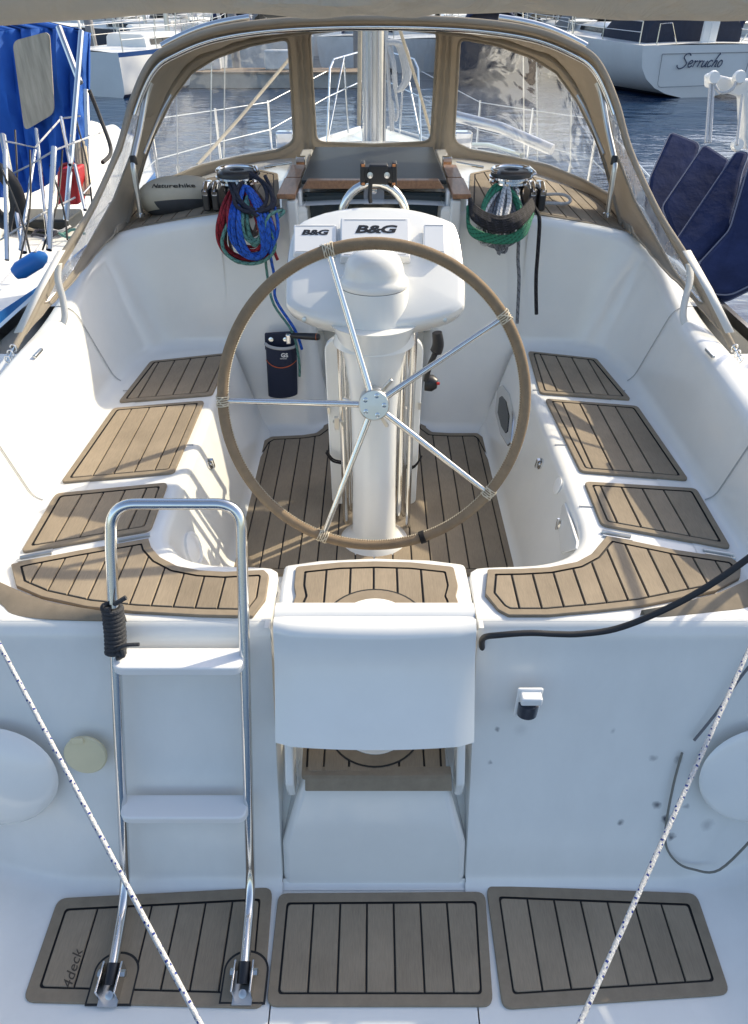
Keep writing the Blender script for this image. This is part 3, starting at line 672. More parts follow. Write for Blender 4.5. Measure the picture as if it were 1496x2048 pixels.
# black clamp on the arch with plate beneath
cl = thing('clamp_mount', 'black clamp mount with orange ends fixed on top of the steel pedestal arch', 'clamp', tuple(Y(757, 346, 2.93)))
c = Y(757, 346, 2.925); k_ = .00198
b = MB(); b.box(c, (62*k_, .055, 26*k_)); b.box(c+V((0, -.01, 0)), (36*k_, .05, 34*k_)); b.build('clamp_body', BLACK, cl, bevel=.006)
for s in (-1, 1):
    b = MB(); b.box(c+V((s*30*k_, 0, 0)), (10*k_, .06, 40*k_)); fl = b.build('clamp_cheek', BLACK, cl, bevel=.006)
    b = MB(); b.lathe([(.011, 0), (.011, .004), (0, .006)], c+V((s*16*k_, -.034, -.001)), (0, -1, 0), 14); b.build('clamp_screw', STEELB, cl)
    for q in (-1, 1):
        b = MB(); b.box(c+V((s*29*k_, -.031, q*16*k_)), (6*k_, .006, 4*k_)); b.build('clamp_tip', P('copper_tip', (.55, .22, .08), .4), fl)
b = MB(); b.tube([c+V((-.03, -.02, -.03)), c+V((-.034, -.024, -.08)), c+V((-.03, -.02, -.10))], .008, 8); b.build('clamp_lever', BLACK, cl)
# ================================================================== COCKPIT TABLE (leaves folded) and throttle
tb = thing('cockpit_table', 'white folding cockpit table with rounded leaves tied up behind the pedestal', 'table', (0, 2.8, ZC))
for s in (-1, 1):
    pl = rpoly([V((s*.10, 2.66, .49)), V((s*.192, 2.66, .49)), V((s*.198, 2.66, 1.28)), V((s*.10, 2.66, 1.31))], [0, .03, .06, 0], 6)
    b = MB(); b.prism(pl, [p+V((0, .035, 0)) for p in pl]); b.build('table_leaf', GEL2, tb, bevel=.006)
    b = MB(); b.box((s*.19, 2.655, 1.0 if s > 0 else .98), (.012, .012, .03)); b.build('leaf_hinge', STEELB, tb)
b = MB(); b.box((0, 2.85, .80), (.12, .22, .66)); b.build('table_trunk', GEL2, tb, bevel=.02)
for s in (-1, 1):
    pts = [Y(a, d, 2.63) for a, d in (([(652, 905), (665, 922), (690, 928)], [(652, 912), (670, 920), (692, 922)]) if s < 0 else ([(798, 930), (825, 936), (842, 915)], [(797, 922), (815, 936), (838, 922)]))[0]]
    b = MB(); b.tube(cat_rom(pts, 6), .0045, 7)
    b.tube(cat_rom([p+V((.004, -.004, .012)) for p in pts], 6), .004, 7)
    o = b.build('tie_cord', R_BLACK, None); tag(o, 'thin black cord tying up the '+('left' if s < 0 else 'right')+' leaf of the folded white table', 'cord', 'cords on the table leaves')
th = thing('throttle_lever', 'black engine throttle lever with slim handle beside the folded table', 'throttle lever', tuple(Y(858, 770, 2.75)))
hp = [Y(a, d, 2.72) for a, d in ((874, 665), (876, 690), (868, 712), (858, 735), (852, 762))]
b = MB(); b.tube(cat_rom(hp, 5), [.020+.006*math.sin(i/20*3.1) if i < 9 else .012 for i in range(21)], 12); b.build('lever_arm', BLACK, th)
c = Y(851, 765, 2.75); b = MB(); b.lathe([(.035, 0), (.035, .03), (.02, .05), (0, .052)], c, (1, -.2, 0), 20); b.build('lever_base', BLACK, th)
b = MB(); b.lathe([(.006, 0), (.006, .012), (0, .013)], c+V((.045, -.03, .01)), (1, 0, 0), 10); b.build('stop_knob', P('red_knob', (.5, .02, .015), .4), th)
# ================================================================== STEERING WHEEL
HUB = V((0, 2.2, 1.245)); ln = R(17); E1, E2 = V((1, 0, 0)), V((0, math.sin(ln), math.cos(ln))); EN = V((0, -math.cos(ln), math.sin(ln)))
def wp(r, a, h=0): return HUB+E1*(r*math.cos(a))+E2*(r*math.sin(a))+EN*h
wh = bpy.data.objects.new('steering_wheel', None); COL.objects.link(wh); wh.parent = ped; wh.matrix_parent_inverse = world_inv(ped); wh['label'] = 'five-spoke steel wheel with brown suede-wrapped rim'
RW = .523
b = MB(); b.tube([wp(RW, k*2*math.pi/160) for k in range(160)], .0188, 18, closed=True); rim = wh; b.build('rim', SUEDE, wh)
b = MB(); pts = []
for k in range(0, 720):                # zig-zag lacing along the inner edge
    a = k*2*math.pi/720; q = R(168 if k % 2 else 196)
    pts.append(wp(RW+(.0200)*math.cos(q), a, (.0200)*math.sin(R(180)-q)*1+.002))
b.tube(pts, .0015, 4, closed=True); b.build('stitching', THREAD, rim)
SP = [34, 106.5, 178.5, 249, 322]
for i, a in enumerate(SP):
    a = R(a); b = MB(); b.tube([wp(.045, a, .0), wp(.1, a, -.004), wp(RW-.015, a, -.002)], [.0118, .0115, .0092], 14); b.build('spoke', STEEL, wh)
    b = MB(); pts = []                 # lashing where the spoke meets the rim
    for k in range(60):
        f = k/59; t = f*2*math.pi*5
        pts.append(wp(RW+.0211*math.cos(t), a+(f-.5)*.075*(1 if i % 2 else -1), .0211*math.sin(t)))
    b.tube(pts, .0020, 5)
    for k in (-1, 1): b.tube([wp(RW+.0218*math.cos(u), a+k*.03*math.cos(u*1.4), .0218*math.sin(u)) for u in [R(q) for q in range(-20, 200, 15)]], .0020, 5)
    b.build('lashing', THREAD, rim)
b = MB(); b.tube([wp(RW+.0215*math.cos(t), R(289)+f*.035, .0215*math.sin(t)) for f, t in [(k/40, k/40*2*math.pi*4) for k in range(41)]], .0035, 6); b.build('rim_marker', R_BLACK, rim)
b = MB(); b.lathe([(.045, -.10), (.045, -.02), (.054, -.016), (.054, .010), (.050, .016), (0, .017)], HUB, EN, 40); b.build('hub', STEELB, wh); hb = wh
for i in range(5):
    a = R(SP[i]-32); b = MB(); b.lathe([(.0085, .015), (.0085, .020), (.0045, .021), (.004, .016), (0, .016)], wp(.035, a), EN, 14, mf=lambda i_, j_: 1 if i_ >= 2 else 0); b.build('hub_bolt', [STEEL, BLACK], hb)
b = MB(); b.tube([HUB-EN*.05, V((0, 2.40, 1.20))], .03, 16); b.lathe([(.052, 0), (.052, .04), (.044, .05)], HUB-EN*.095, EN, 28); b.build('wheel_shaft', STEELB, wh)
for q in ((.058, 52), (.058, -62)):
    a = R(q[1]); b = MB(); b.box(wp(.075, a, -.05), (.014, .012, .055), Matrix.Rotation(R(38 if q[1] > 0 else -28), 3, 'Y')); b.build('brake_tab', STEELB, wh, bevel=.003)
# ================================================================== SWIM LADDER
ld = thing('swim_ladder', 'polished tubular swim ladder with two white treads folded up against the stern', 'ladder', tuple(Z(350, 1965, .0)))
def LP(px, py): # leaning ladder plane
    d = ray(px, py); n = V((0, -1, .349)).normalized(); o = V((0, 1.112, 0)); return CAM+d*((o-CAM).dot(n)/d.dot(n))
lb, rb = Z(222, 1955, .045), Z(487, 1952, .045)
lk, rk = LP(252, 1782), LP(502, 1780); lt, rt = LP(222, 1110), LP(484, 1110)
left = [lb, lb.lerp(lk, .75), lk+V((0, .0, .02)), lk.lerp(lt, .12)]
rail = rpoly([lb, lk, lt, LP(222, 1008), LP(482, 1008), rt, rk, rb], [0, .10, .02, .17, .17, .02, .10, 0], 12, closed=False)
b = MB(); b.tube(rail, .0158, 18); b.build('rail', STEEL, ld)
for py, l, r in ((1318, 232, 490), (1612, 247, 498)):
    a, c = LP(l, py), LP(r, py); L = (c-a).length; m_ = (a+c)/2
    pl = rpoly([V((-L/2, -.050, 0)), V((L/2, -.050, 0)), V((L/2, .03, 0)), V((-L/2, .03, 0))], [.035, .035, .008, .008], 6)
    b = MB(); b.prism([m_+p+V((0, 0, -.016)) for p in pl], [m_+p+V((0, 0, .016)) for p in pl]); b.build('tread', WHITEP, ld, bevel=.009)
for p in (lb, rb):
    for s in (-1, 1):
        b = MB(); b.box(p+V((s*.027, -.006, -.012)), (.006, .085, .07)); b.build('hinge_cheek', STEEL, ld, bevel=.002)
        b = MB(); b.lathe([(.011, 0), (.011, .010), (.006, .013), (0, .013)], p+V((s*.03, .01, .0)), (s, 0, 0), 6); b.build('pivot_bolt', STEELB, ld)
    b = MB(); b.box(p+V((0, -.02, -.033)), (.058, .09, .006)); b.build('hinge_plate', STEELB, ld)
    b = MB(); b.tube([p+V((0, .035, .012)), p+V((0, -.018, -.006))], .0185, 16); cp_ = b.build('end_cap', BLACK, ld, bevel=.003)
    b = MB(); b.lathe([(.012, 0), (.012, .004), (.006, .006), (0, .006)], p+V((0, -.036, -.028)), (0, -.5, 1), 12); b.build('plate_screw', STEELB, ld)
# smooth pads of the mat round the two ladder feet
for p in (lb, rb):
    b = MB(); n = 20; Rr = .062
    pl = [p+V((Rr*math.cos(a), .028+Rr*math.sin(a)*.8, 0)) for a in [k*math.pi/n for k in range(n+1)]]+[p+V((-Rr, -.055, 0)), p+V((Rr, -.055, 0))]
    pl = [V((q.x, q.y, 0)) for q in pl]
    b.prism([bz(q, .004) for q in pl], [bz(q, .0108) for q in pl], 0)
    ol = [V((p.x, p.y, 0))+(q-V((p.x, p.y, 0)))*1.09 for q in pl]; b.prism([bz(q, .004) for q in ol], [bz(q, .0104) for q in ol], 1)
    b.build('foot_pad', [FOAMB, CAULK], m_l)
a4 = Z(128, 1938, .0076); b_ = Z(160, 1900, .0076)
text_on('mat_lettering', '4deck', .044, a4+V((.028, 0, .003)), Z(146, 1898, 0)-Z(124, 1968, 0), V((-1, .25, 0)), P('engraving', (.075, .06, .045), .9), m_l, shear=.1)
# dark lashing wound on the left rail
LA, LB_ = LP(226, 1212), LP(231, 1308)
b = MB(); pts = []; ax = (LB_-LA).normalized(); s1 = ax.cross(V((1, 0, 0))).normalized(); s2 = ax.cross(s1)
for k in range(12*16):
    t = k/16*2*math.pi; rr = .0245+.002*math.sin(k*.37); pts.append(LA.lerp(LB_, k/(12*16-1))+s1*rr*math.cos(t)+s2*rr*math.sin(t))
b.tube(pts, .0072, 8)
b.tube(cat_rom([LA+s1*-.02, LP(238, 1192)+V((0, -.03, 0)), LP(258, 1180)+V((0, -.03, 0))], 6), .007, 8)
b.tube(cat_rom([LA+s1*-.026, LP(212, 1200)+V((0, -.02, 0)), LP(209, 1210)+V((0, -.02, 0))], 6), .006, 8)
b.tube(cat_rom([LP(240, 1284)+V((0, -.03, 0)), LP(258, 1270)+V((0, -.04, 0)), LP(286, 1268)+V((0, -.04, 0))], 6), .0055, 8)
b.tube(cat_rom([LP(240, 1290)+V((0, -.028, 0)), LP(252, 1296)+V((0, -.03, 0)), LP(250, 1282)+V((0, -.03, 0))], 6), .007, 8)
o = b.build('rope_lashing', R_CHAR, None); tag(o, 'charcoal cord wound tightly round the left rail of the swim ladder', 'cord')
# ================================================================== WINCHES
def winch(px, py, label, flip):
    base = RZ(px, py); base = V((base.x*.97, 3.655, roof(base.x, 3.655)))
    t = thing('winch', label, 'winch', tuple(base), 'cabin-top winches')
    b = MB(); b.lathe([(r_*1.2, h_*1.0) for r_, h_ in [(.082, -.02), (.082, .018), (.072, .028), (.060, .03)]], base, n=32); b.build('base', BLACK, t)
    b = MB(); b.lathe([(r_*1.2, h_*1.0) for r_, h_ in [(.070, .028), (.062, .045), (.055, .07), (.053, .09), (.060, .112), (.070, .122)]], base, n=36); b.build('drum', CHROME, t)
    b = MB(); b.lathe([(r_*1.2, h_*1.0) for r_, h_ in [(.072, .120), (.083, .126), (.083, .134), (.066, .140)]], base, n=36); b.lathe([(r_*1.2, h_*1.0) for r_, h_ in [(.066, .140), (.085, .146), (.085, .154), (.075, .158)]], base, n=36); b.build('self_tailing_jaw', CHROME, t)
    b = MB(); b.lathe([(r_*1.2, h_*1.0) for r_, h_ in [(.080, .157), (.078, .170), (.066, .178), (.03, .180), (.028, .172), (0, .172)]], base, n=36); b.build('top_cap', BLACK, t)
    b = MB(); b.tube([base+V((.088*math.cos(a), .088*math.sin(a), .178)) for a in [R(q) for q in range(20 if not flip else -10, 230, 10)]], .011, 10); b.tube([base+V((.085, -.02, .152)), base+V((.105, -.03, .17)), base+V((.085, .03, .182))], .010, 8); b.build('feeder_arm', CHROME, t)
    return base
wl = winch(495, 385, 'chrome winch under the blue and red rope coils left of the hatch', 0)
wr = winch(1003, 388, 'chrome winch under the green and black rope coils right of the hatch', 1)
for s, base in ((-1, wl), (1, wr)):     # rope clutches outboard of each winch
    t = thing('rope_clutch', 'bank of black and chrome rope clutches outboard of the '+('left' if s < 0 else 'right')+' winch', 'rope clutch', tuple(base+V((s*.135, .04, 0))), 'rope clutches')
    for k in range(2):
        c = base+V((s*(.112+k*.045), .05, .05)); b = MB(); b.box(c, (.036, .17, .10)); h_ = b.build('clutch_body', BLACK, t, bevel=.010)
        b = MB(); b.tube([c+V((0, .06, .05)), c+V((0, -.03, .062)), c+V((0, -.09, .03))], .014, 10); b.build('clutch_handle', CHROME, t)
# ================================================================== ROPE COILS
def drape(px, py, off=0):
    ks = [(300, 3.80), (345, 3.72), (400, 3.60), (440, 3.475), (480, 3.455), (560, 3.44), (700, 3.43)]
    for (a, u), (c, v) in zip(ks[:-1], ks[1:]):
        if py <= c: y = u+(v-u)*max(0, (py-a)/(c-a)); break
    else: y = 3.43
    return Y(px, py, y-off)
def loop(b, top, bot, wid, r, off, jit=4, lean=0, n=26):
    pts = []; ph = rnd.random()*6
    for k in range(n):
        a = 2*math.pi*k/n; s = (1-math.cos(a))/2
        x = top[0]+(bot[0]-top[0])*s + wid*math.sin(a)*(.50+.62*s)+jit*math.sin(2*a+ph)*.5+lean*math.sin(a)**2
        y = top[1]+(bot[1]-top[1])*s + jit*.4*math.sin(3*a+ph)
        pts.append(drape(x, y, off+.012*math.sin(a+ph)*.4))
    b.tube(cat_rom(pts, 3, closed=True), r, 8, closed=True)
class BR(MB):                            # braided rope: a spiral of darker yarns
    def tube(s, pts, r, n=8, mi=0, closed=False, mf=None, flat=1):
        L = sum((pts[i+1]-pts[i]).length for i in range(len(pts)-1)); k = max(len(pts), int(L/.009)); q = []
        seg = [(pts[i+1]-pts[i]).length for i in range(len(pts)-1)]; i = 0; acc = 0
        for j in range(k):
            d = L*j/k
            while i < len(seg)-1 and acc+seg[i] < d: acc += seg[i]; i += 1
            q.append(pts[i].lerp(pts[i+1], min(1, (d-acc)/max(1e-6, seg[i]))))
        MB.tube(s, q, r, n, closed=closed, mf=lambda a, b_: 1 if (a+b_) % 4 == 0 else 0)
DK = {}
def dark_of(m):
    if m.name not in DK:
        c = m.node_tree.nodes['Principled BSDF'].inputs['Base Color'].default_value
        f = .45 if max(c[:3]) > .02 else 3.0
        DK[m.name] = rope_mat(m.name+'_yarn', tuple(min(1, x*f) for x in c[:3]))
    return DK[m.name]
def coil(name, label, mat_, loops, extra=(), r=.0075, grp='rope coils on the left winch'):
    b = BR()
    for L in loops: loop(b, *L[:3], L[4] if len(L) > 4 else r, L[3])
    for e in extra: b.tube(cat_rom([drape(x, y, of) for x, y, of in e[0]], 5), e[1], 8)
    o = b.build(name, [mat_, dark_of(mat_)], None); return tag(o, label, 'rope', grp)
def many(n, top, bot, w0, w1, off0, off1, j=5):
    return [((top[0]+rnd.uniform(-j, j), top[1]+rnd.uniform(-j, j)), (bot[0]+rnd.uniform(-j, j), bot[1]+rnd.uniform(-j*1.5, j)), w0+(w1-w0)*k/max(1, n-1), off0+(off1-off0)*k/max(1, n-1)) for k in range(n)]
coil('rope_coil', 'brown and dull rope coil hanging lowest behind the red and blue ones', R_BROWN, many(5, (492, 368), (492, 526), 40, 60, .03, .03)+many(3, (505, 368), (505, 470), 14, 24, .05, .06))
coil('rope_coil', 'dark red braided rope coil hanging on the left winch', R_RED, many(6, (484, 372), (492, 522), 50, 68, .045, .06)+many(3, (478, 372), (505, 502), 30, 38, .07, .08), [([(545, 470, .03), (548, 500, .03), (557, 524, .03)], .0075)])
coil('rope_coil', 'pale teal rope coil with long loop round the left bundle', R_TEAL, many(4, (498, 392), (512, 488), 12, 26, .075, .085)+[((488, 420), (500, 526), 62, .075)], [([(556, 435, .05), (568, 424, .06), (562, 421, .06), (540, 430, .09), (530, 452, .09), (528, 500, .08)], .0075), ([(530, 510, .04), (536, 560, .02), (548, 610, .02), (585, 665, .03), (598, 720, .03), (599, 756, .03)], .0065)], r=.0085)
coil('rope_coil', 'bright blue rope coil over the red one on the left winch', R_BLUE, many(9, (492, 376), (508, 514), 24, 50, .10, .075), [([(525, 440, .10), (538, 500, .07), (550, 560, .02), (552, 600, .02), (590, 660, .03), (605, 702, .03)], .0072), ([(548, 410, .08), (556, 460, .08), (538, 510, .08)], .008)], r=.0085)
coil('rope_coil', 'navy rope wrapped across the top of the left bundle', R_NAVY, many(3, (500, 350), (510, 428), 36, 46, .10, .11), [([(455, 352, .10), (470, 395, .11), (505, 425, .115), (520, 435, .11)], .009), ([(460, 350, .11), (480, 400, .12), (512, 428, .12)], .009), ([(530, 352, .09), (545, 385, .09), (548, 415, .09)], .009)], r=.009)
gr_ = 'rope coils on the right winch'
coil('rope_coil', 'grey and pale rope coil hanging beneath the green and black wraps', R_GREY, many(7, (1003, 362), (1000, 492), 14, 48, .04, .05)+many(3, (1004, 370), (1004, 508), 6, 16, .05, .05), [([(1030, 380, .04), (1037, 460, .03), (1036, 520, .02), (1038, 560, .02), (1034, 650, .02)], .0085)], grp=gr_)
coil('rope_coil', 'pale silver rope coil showing at the front of the right bundle', R_PALE, [((1004, 372), (968, 488), 26, .055), ((1002, 374), (972, 490), 22, .06), ((1012, 374), (1000, 455), 12, .085), ((1014, 370), (1002, 452), 8, .09), ((1016, 372), (1004, 448), 10, .095)], grp=gr_)
coil('rope_coil', 'green rope coil wrapped round the right winch bundle', R_GREEN, many(4, (1003, 372), (1003, 455), 40, 46, .07, .08), [([(936, 425-3*k, .06), (940, 452+k*3, .10), (975, 470+k*3, .115), (1020, 472+k*3, .115), (1050, 452+k*4, .10), (1066, 430-2*k, .06)], .0085) for k in range(5)], grp=gr_)
coil('rope_coil', 'black rope wrapped tightly across the middle of the right bundle', R_BLACK, [], [([(940+k, 398+k*3.6, .07), (945, 410+k*4, .12), (970, 428+k*4.2, .135), (1003, 436+k*4.4, .14), (1040, 424+k*4.2, .13), (1062, 400+k*4, .10), (1066, 396+k*3, .06)], .011) for k in range(7)]+[([(1062, 405, .08), (1072, 420, .06), (1079, 440, .03), (1076, 500, .02), (1072, 560, .02), (1073, 632, .02)], .009)], grp=gr_)
# ================================================================== WINCH-HANDLE BAG
bag = thing('winch_handle_bag', 'navy fabric pocket holding a winch handle on the left bulkhead', 'bag', tuple(Y(564, 790, 3.40)))
pf_ = lambda a, d, y=3.405: Y(a, d, y)
bp_ = [pf_(530, 690), pf_(592, 694), pf_(594, 792), pf_(536, 795)]
bp_ = [V((p.x, 3.44-.05, p.z)) for p in bp_]
b = MB(); rows = []
for f in range(9):
    A = bp_[0].lerp(bp_[3], f/8); C = bp_[1].lerp(bp_[2], f/8); row = []
    for k in range(13):
        t = k/12; row.append(A.lerp(C, t)+V((0, -.05*math.sin(math.pi*t)**.6*(1-.25*(f/8)**3)+.035, 0)))
    rows.append(row+[C+V((0, .05, 0)), A+V((0, .05, 0))])
b.grid(rows, cu=True); b.add(rows[-1], [tuple(range(len(rows[-1])))]); b.build('pocket', NAVYB, bag)
b = MB(); b.tube([rows[0][k]+V((0, -.004, .0)) for k in range(13)], .008, 8); b.build('rim_trim', GREYTRIM, bag)
b = MB(); pl = [pf_(529, 668, 3.43), pf_(592, 664, 3.43), pf_(593, 700, 3.43), pf_(530, 700, 3.43)]; b.prism(pl, [p+V((0, .02, 0)) for p in pl]); b.build('back_flap', NAVYB, bag, bevel=.004)
for a in (542, 571):
    b = MB(); b.lathe([(.012, 0), (.012, .004), (.006, .005), (0, .005)], pf_(a, 679, 3.427), (0, -1, .2), 16); b.build('eyelet', STEEL, bag)
fy = rows[2][6].y-.004
text_on('bag_lettering', 'GS', .030, Y(569, 711, 3.352), RT, V((0, -.06, 1)), WHITEP, bag, bold=.0008)
b = MB()
for k in range(7): b.box(Y(561+2.0*k, 717.3, 3.352), (.0040, .0012, .0060+.0012*(k % 2)))
b.build('bag_subtitle', GREYTRIM, bag)
b = MB(); b.tube(cat_rom([rows[3][k]+V((0, -.003, .002+.02*abs(k/12-.5)**2*4)) for k in range(0, 13, 2)], 4), .0022, 6); b.build('piping', ORANGE, bag)
hd = thing('winch_crank', 'black-gripped chrome winch handle sticking out of the navy pocket', 'winch handle', tuple(Y(578, 680, 3.38)))
a, c = Y(583, 671, 3.34), Y(639, 674, 3.30)
b = MB(); b.tube([a, a.lerp(c, .08), a.lerp(c, .5), a.lerp(c, .92), c], [.012, .014, .017, .0175, .013], 14); b.build('grip', BLACK, hd)
b = MB(); b.tube([a.lerp(c, .9), a.lerp(c, .915)], .0178, 14); b.build('grip_ring', ORANGE, hd)
b = MB(); b.box(Y(577, 678, 3.345), (.024, .02, .05)); b.build('crank_head', CHROME, hd, bevel=.005)
# ================================================================== TRAVEL PILLOW
pc = RZ(355, 428)+V((0, .11, .055)); A_ = (.215, .145, .092)
rot = Matrix.Rotation(R(12), 3, 'Z') @ Matrix.Rotation(R(-18), 3, 'X')
def pil(u, v):                           # u longitude, v latitude
    sx, sz = math.copysign(abs(math.cos(u))**.92, math.cos(u)), math.copysign(abs(math.sin(u))**.92, math.sin(u)); c_ = math.cos(v)**.92
    return pc+rot @ V((A_[0]*sx*c_*(1+.05*sz), A_[1]*sz*c_, A_[2]*math.sin(v)*(1+.12*abs(sx))))
PB_ = P('pillow_beige', (.52, .46, .35), .85, noise=.08, bump=.12, bscale=90); PG_ = P('pillow_grey', (.07, .07, .075), .85, noise=.2, bump=.12, bscale=90)
pw = thing('inflatable_pillow', 'beige and charcoal inflatable pillow with dark lettering lying on the left cabin top', 'pillow', tuple(pc))
b = MB(); b.grid([[pil(u*2*math.pi/48, (v/24-.5)*math.pi*.999) for u in range(48)] for v in range(25)], cu=True, mf=lambda i, j: 1 if (i < 7 + (3 if 30 < j < 46 else 0)) else 0); b.build('pillow_body', [PB_, PG_], pw)
vs, fs = text_mesh('Naturehike', .036, bold=.0006, sx=1.05); b = MB()
out = []
for v in vs:
    t = pil(R(-98)+v.x*6.3, .42+v.y*8.5-.5*v.x); n = (t-pc).normalized(); out.append(t+n*.003)
b.add(out, fs); b.build('pillow_lettering', BLACK, pw)
b = MB(); q = pil(R(2), 0); b.tube(cat_rom([q, q+V((.02, -.005, .02)), q+V((.03, -.03, -.03)), q+V((-.02, -.08, -.06))], 5), .006, 7); b.build('valve_strap', PG_, pw)
# dorade-like small deck fittings
for a, d in ((228, 424),):
    c = RZ(a, d); b = MB(); b.lathe([(.04, -.02), (.04, .005), (.015, .012), (.014, .03), (.022, .034), (.02, .05), (0, .054)], c, n=20); b.build('deck_cleat', STEEL, yacht)
c = RZ(1085, 405); b = MB(); b.tube([c+V((.14*math.cos(a)*1.0, .12*math.sin(a), .018+.006*math.sin(3*a))) for a in [k*2*math.pi/40 for k in range(40)]], .008, 8, closed=True); o = b.build('rope_loop', R_PALE, None); tag(o, 'loose pale rope loop lying on the right cabin-top mat', 'rope')
# ================================================================== MOORING LINES and black cable
def flecked(p0, p1, label, sag=.0):
    N = 330; pts = [p0.lerp(p1, k/N)+V((0, 0, -sag*math.sin(math.pi*k/N))) for k in range(N+1)]
    b = MB(); b.tube(pts, .0056, 10, mf=lambda i, j: 1 if (i % 6 == 0 and (j+i*2) % 10 in (0, 1, 5, 6)) or (i % 6 == 2 and (j+i*2) % 10 in (3, 8)) else 0)
    o = b.build('mooring_line', [R_WHITE, R_FLECK], None); tag(o, label, 'rope', 'stern mooring lines')
p0 = Y(-14, 1265, 1.30); p1 = Y(412, 2068, .52); flecked(p0+(p0-p1)*.25, p1+(p1-p0)*.3, sag=.012, label='white mooring line with blue flecks crossing in front of the ladder')
p0 = Y(1504, 1285, 1.30); p1 = Y(1150, 2068, .52); flecked(p0+(p0-p1)*.25, p1+(p1-p0)*.3, sag=.012, label='white mooring line with blue flecks crossing the right step mat')
b = MB(); b.tube(cat_rom([Y(963, 1330, 1.50), Y(964, 1300, 1.47), Y(967, 1276, 1.44), Y(1000, 1270, 1.415), Y(1060, 1266, 1.41), Y(1110, 1268, 1.405), Y(1160, 1268, 1.40), Y(1230, 1258, 1.40), Y(1310, 1228, 1.40), Y(1400, 1182, 1.40), Y(1496, 1117, 1.42), Y(1580, 1050, 1.45)], 6), .0092, 10)
o = b.build('shore_cable', RUBBER, None); tag(o, 'black rubber cable lying over the right stern edge', 'cable')
b = MB(); b.tube(cat_rom([onT(1500, 1305)+V((0, -.03, 0)), onT(1470, 1350)+V((0, -.022, 0)), onT(1430, 1412)+V((0, -.02, 0)), onT(1385, 1473)+V((0, -.014, 0))], 6), .0045, 8)
o = b.build('grey_cord', P('grey_cord_mat', (.16, .16, .17), .7), None); tag(o, 'thin grey cord hanging down the right stern corner', 'cord')
b = MB(); b.tube(cat_rom([onT(1362, 1500)+V((0, -.010, 0)), onT(1345, 1560)+V((0, -.012, 0)), onT(1330, 1640)+V((0, -.012, 0)), onT(1330, 1685)+V((0, -.012, 0)), onT(1350, 1715)+V((0, -.014, 0)), onT(1380, 1726)+V((0, -.02, 0)), onT(1430, 1715)+V((0, -.04, 0)), onT(1500, 1620)+V((0, -.07, 0))], 6), .0038, 8)
o = b.build('thin_line', P('thin_line_mat', (.20, .195, .17), .8), None); tag(o, 'thin dull line looping down over the right quarter pod', 'cord')
# ================================================================== DODGER (spray hood)
dg = thing('spray_hood', 'beige canvas spray hood with clear windows arching over the cabin top', 'spray hood', (0, 4.0, 1.5))
def full(half): return half + [mx(p) for p in half[-2::-1]]
a_ = [Y(*q) for q in [(30, 695, 2.70), (75, 610, 2.92), (120, 520, 3.15), (182, 420, 3.42), (236, 300, 3.68), (264, 203, 3.8), (300, 125, 3.86), (345, 92, 3.9), (430, 60, 3.92), (560, 42, 3.94), (748, 36, 3.95)]]
b_ = [Y(*q) for q in [(228, 468, 3.50), (246, 452, 3.66), (258, 425, 3.82), (276, 355, 4.0), (304, 262, 4.15), (340, 175, 4.3), (385, 118, 4.4), (430, 97, 4.46), (500, 76, 4.55), (600, 60, 4.65), (748, 49, 4.7)]]
c_ = [Y(*q) for q in [(234, 466, 3.53), (252, 452, 3.75), (268, 430, 4.05), (290, 409, 4.28), (330, 385, 4.5), (390, 362, 4.72), (460, 343, 4.86), (510, 335, 4.92), (560, 332, 4.92), (640, 333, 4.86), (748, 333, 4.84)]]
a_[-1].x = b_[-1].x = c_[-1].x = 0
AA, BB, CC = (cat_rom(full(h), 16) for h in (a_, b_, c_))
NT = len(AA)
def inside(poly, x, y):
    r = False; j = len(poly)-1
    for i in range(len(poly)):
        xi, yi = poly[i]; xj, yj = poly[j]
        if (yi > y) != (yj > y) and x < (xj-xi)*(y-yi)/(yj-yi)+xi: r = not r
        j = i
    return r
def rp2(pts, r): return [(p.x, p.y) for p in rpoly([V((x, y, 0)) for x, y in pts], r, 6)]
wL = [(577, 76), (589, 284), (555, 301), (480, 314), (400, 332), (330, 360), (288, 384), (272, 392), (277, 350), (305, 275), (342, 200), (382, 145), (430, 115), (500, 90)]
wins = [rp2([(618, 58), (748, 52), (876, 57), (862, 284), (748, 290), (632, 285)], [22, 0, 22, 18, 0, 18]), rp2(wL, [16, 16]+[6]*10+[10, 10]), rp2([(1496-x, y) for x, y in wL], [16, 16]+[6]*10+[10, 10])]
wing = [(285, 180), (270, 205), (242, 300), (192, 410), (155, 480), (126, 530), (88, 606), (100, 605), (150, 540), (187, 472), (227, 400), (264, 305), (283, 215)]
wings = [wing, [(1496-x, y) for x, y in wing]]
def lof(X, Yy, n, bulge=0):
    rows = []
    for i in range(n+1):
        f = i/n; rows.append([p.lerp(q, f)+V((0, bulge*math.sin(math.pi*f), bulge*.6*math.sin(math.pi*f))) for p, q in zip(X, Yy)])
    return rows
def dens(P_, k):
    out = []
    for p, q in zip(P_[:-1], P_[1:]): out += [p.lerp(q, i/k) for i in range(k)]
    return out+[P_[-1]]
front = lof(dens(BB, 2), dens(CC, 2), 90, .035)
side = lof(AA, BB, 60, .0)
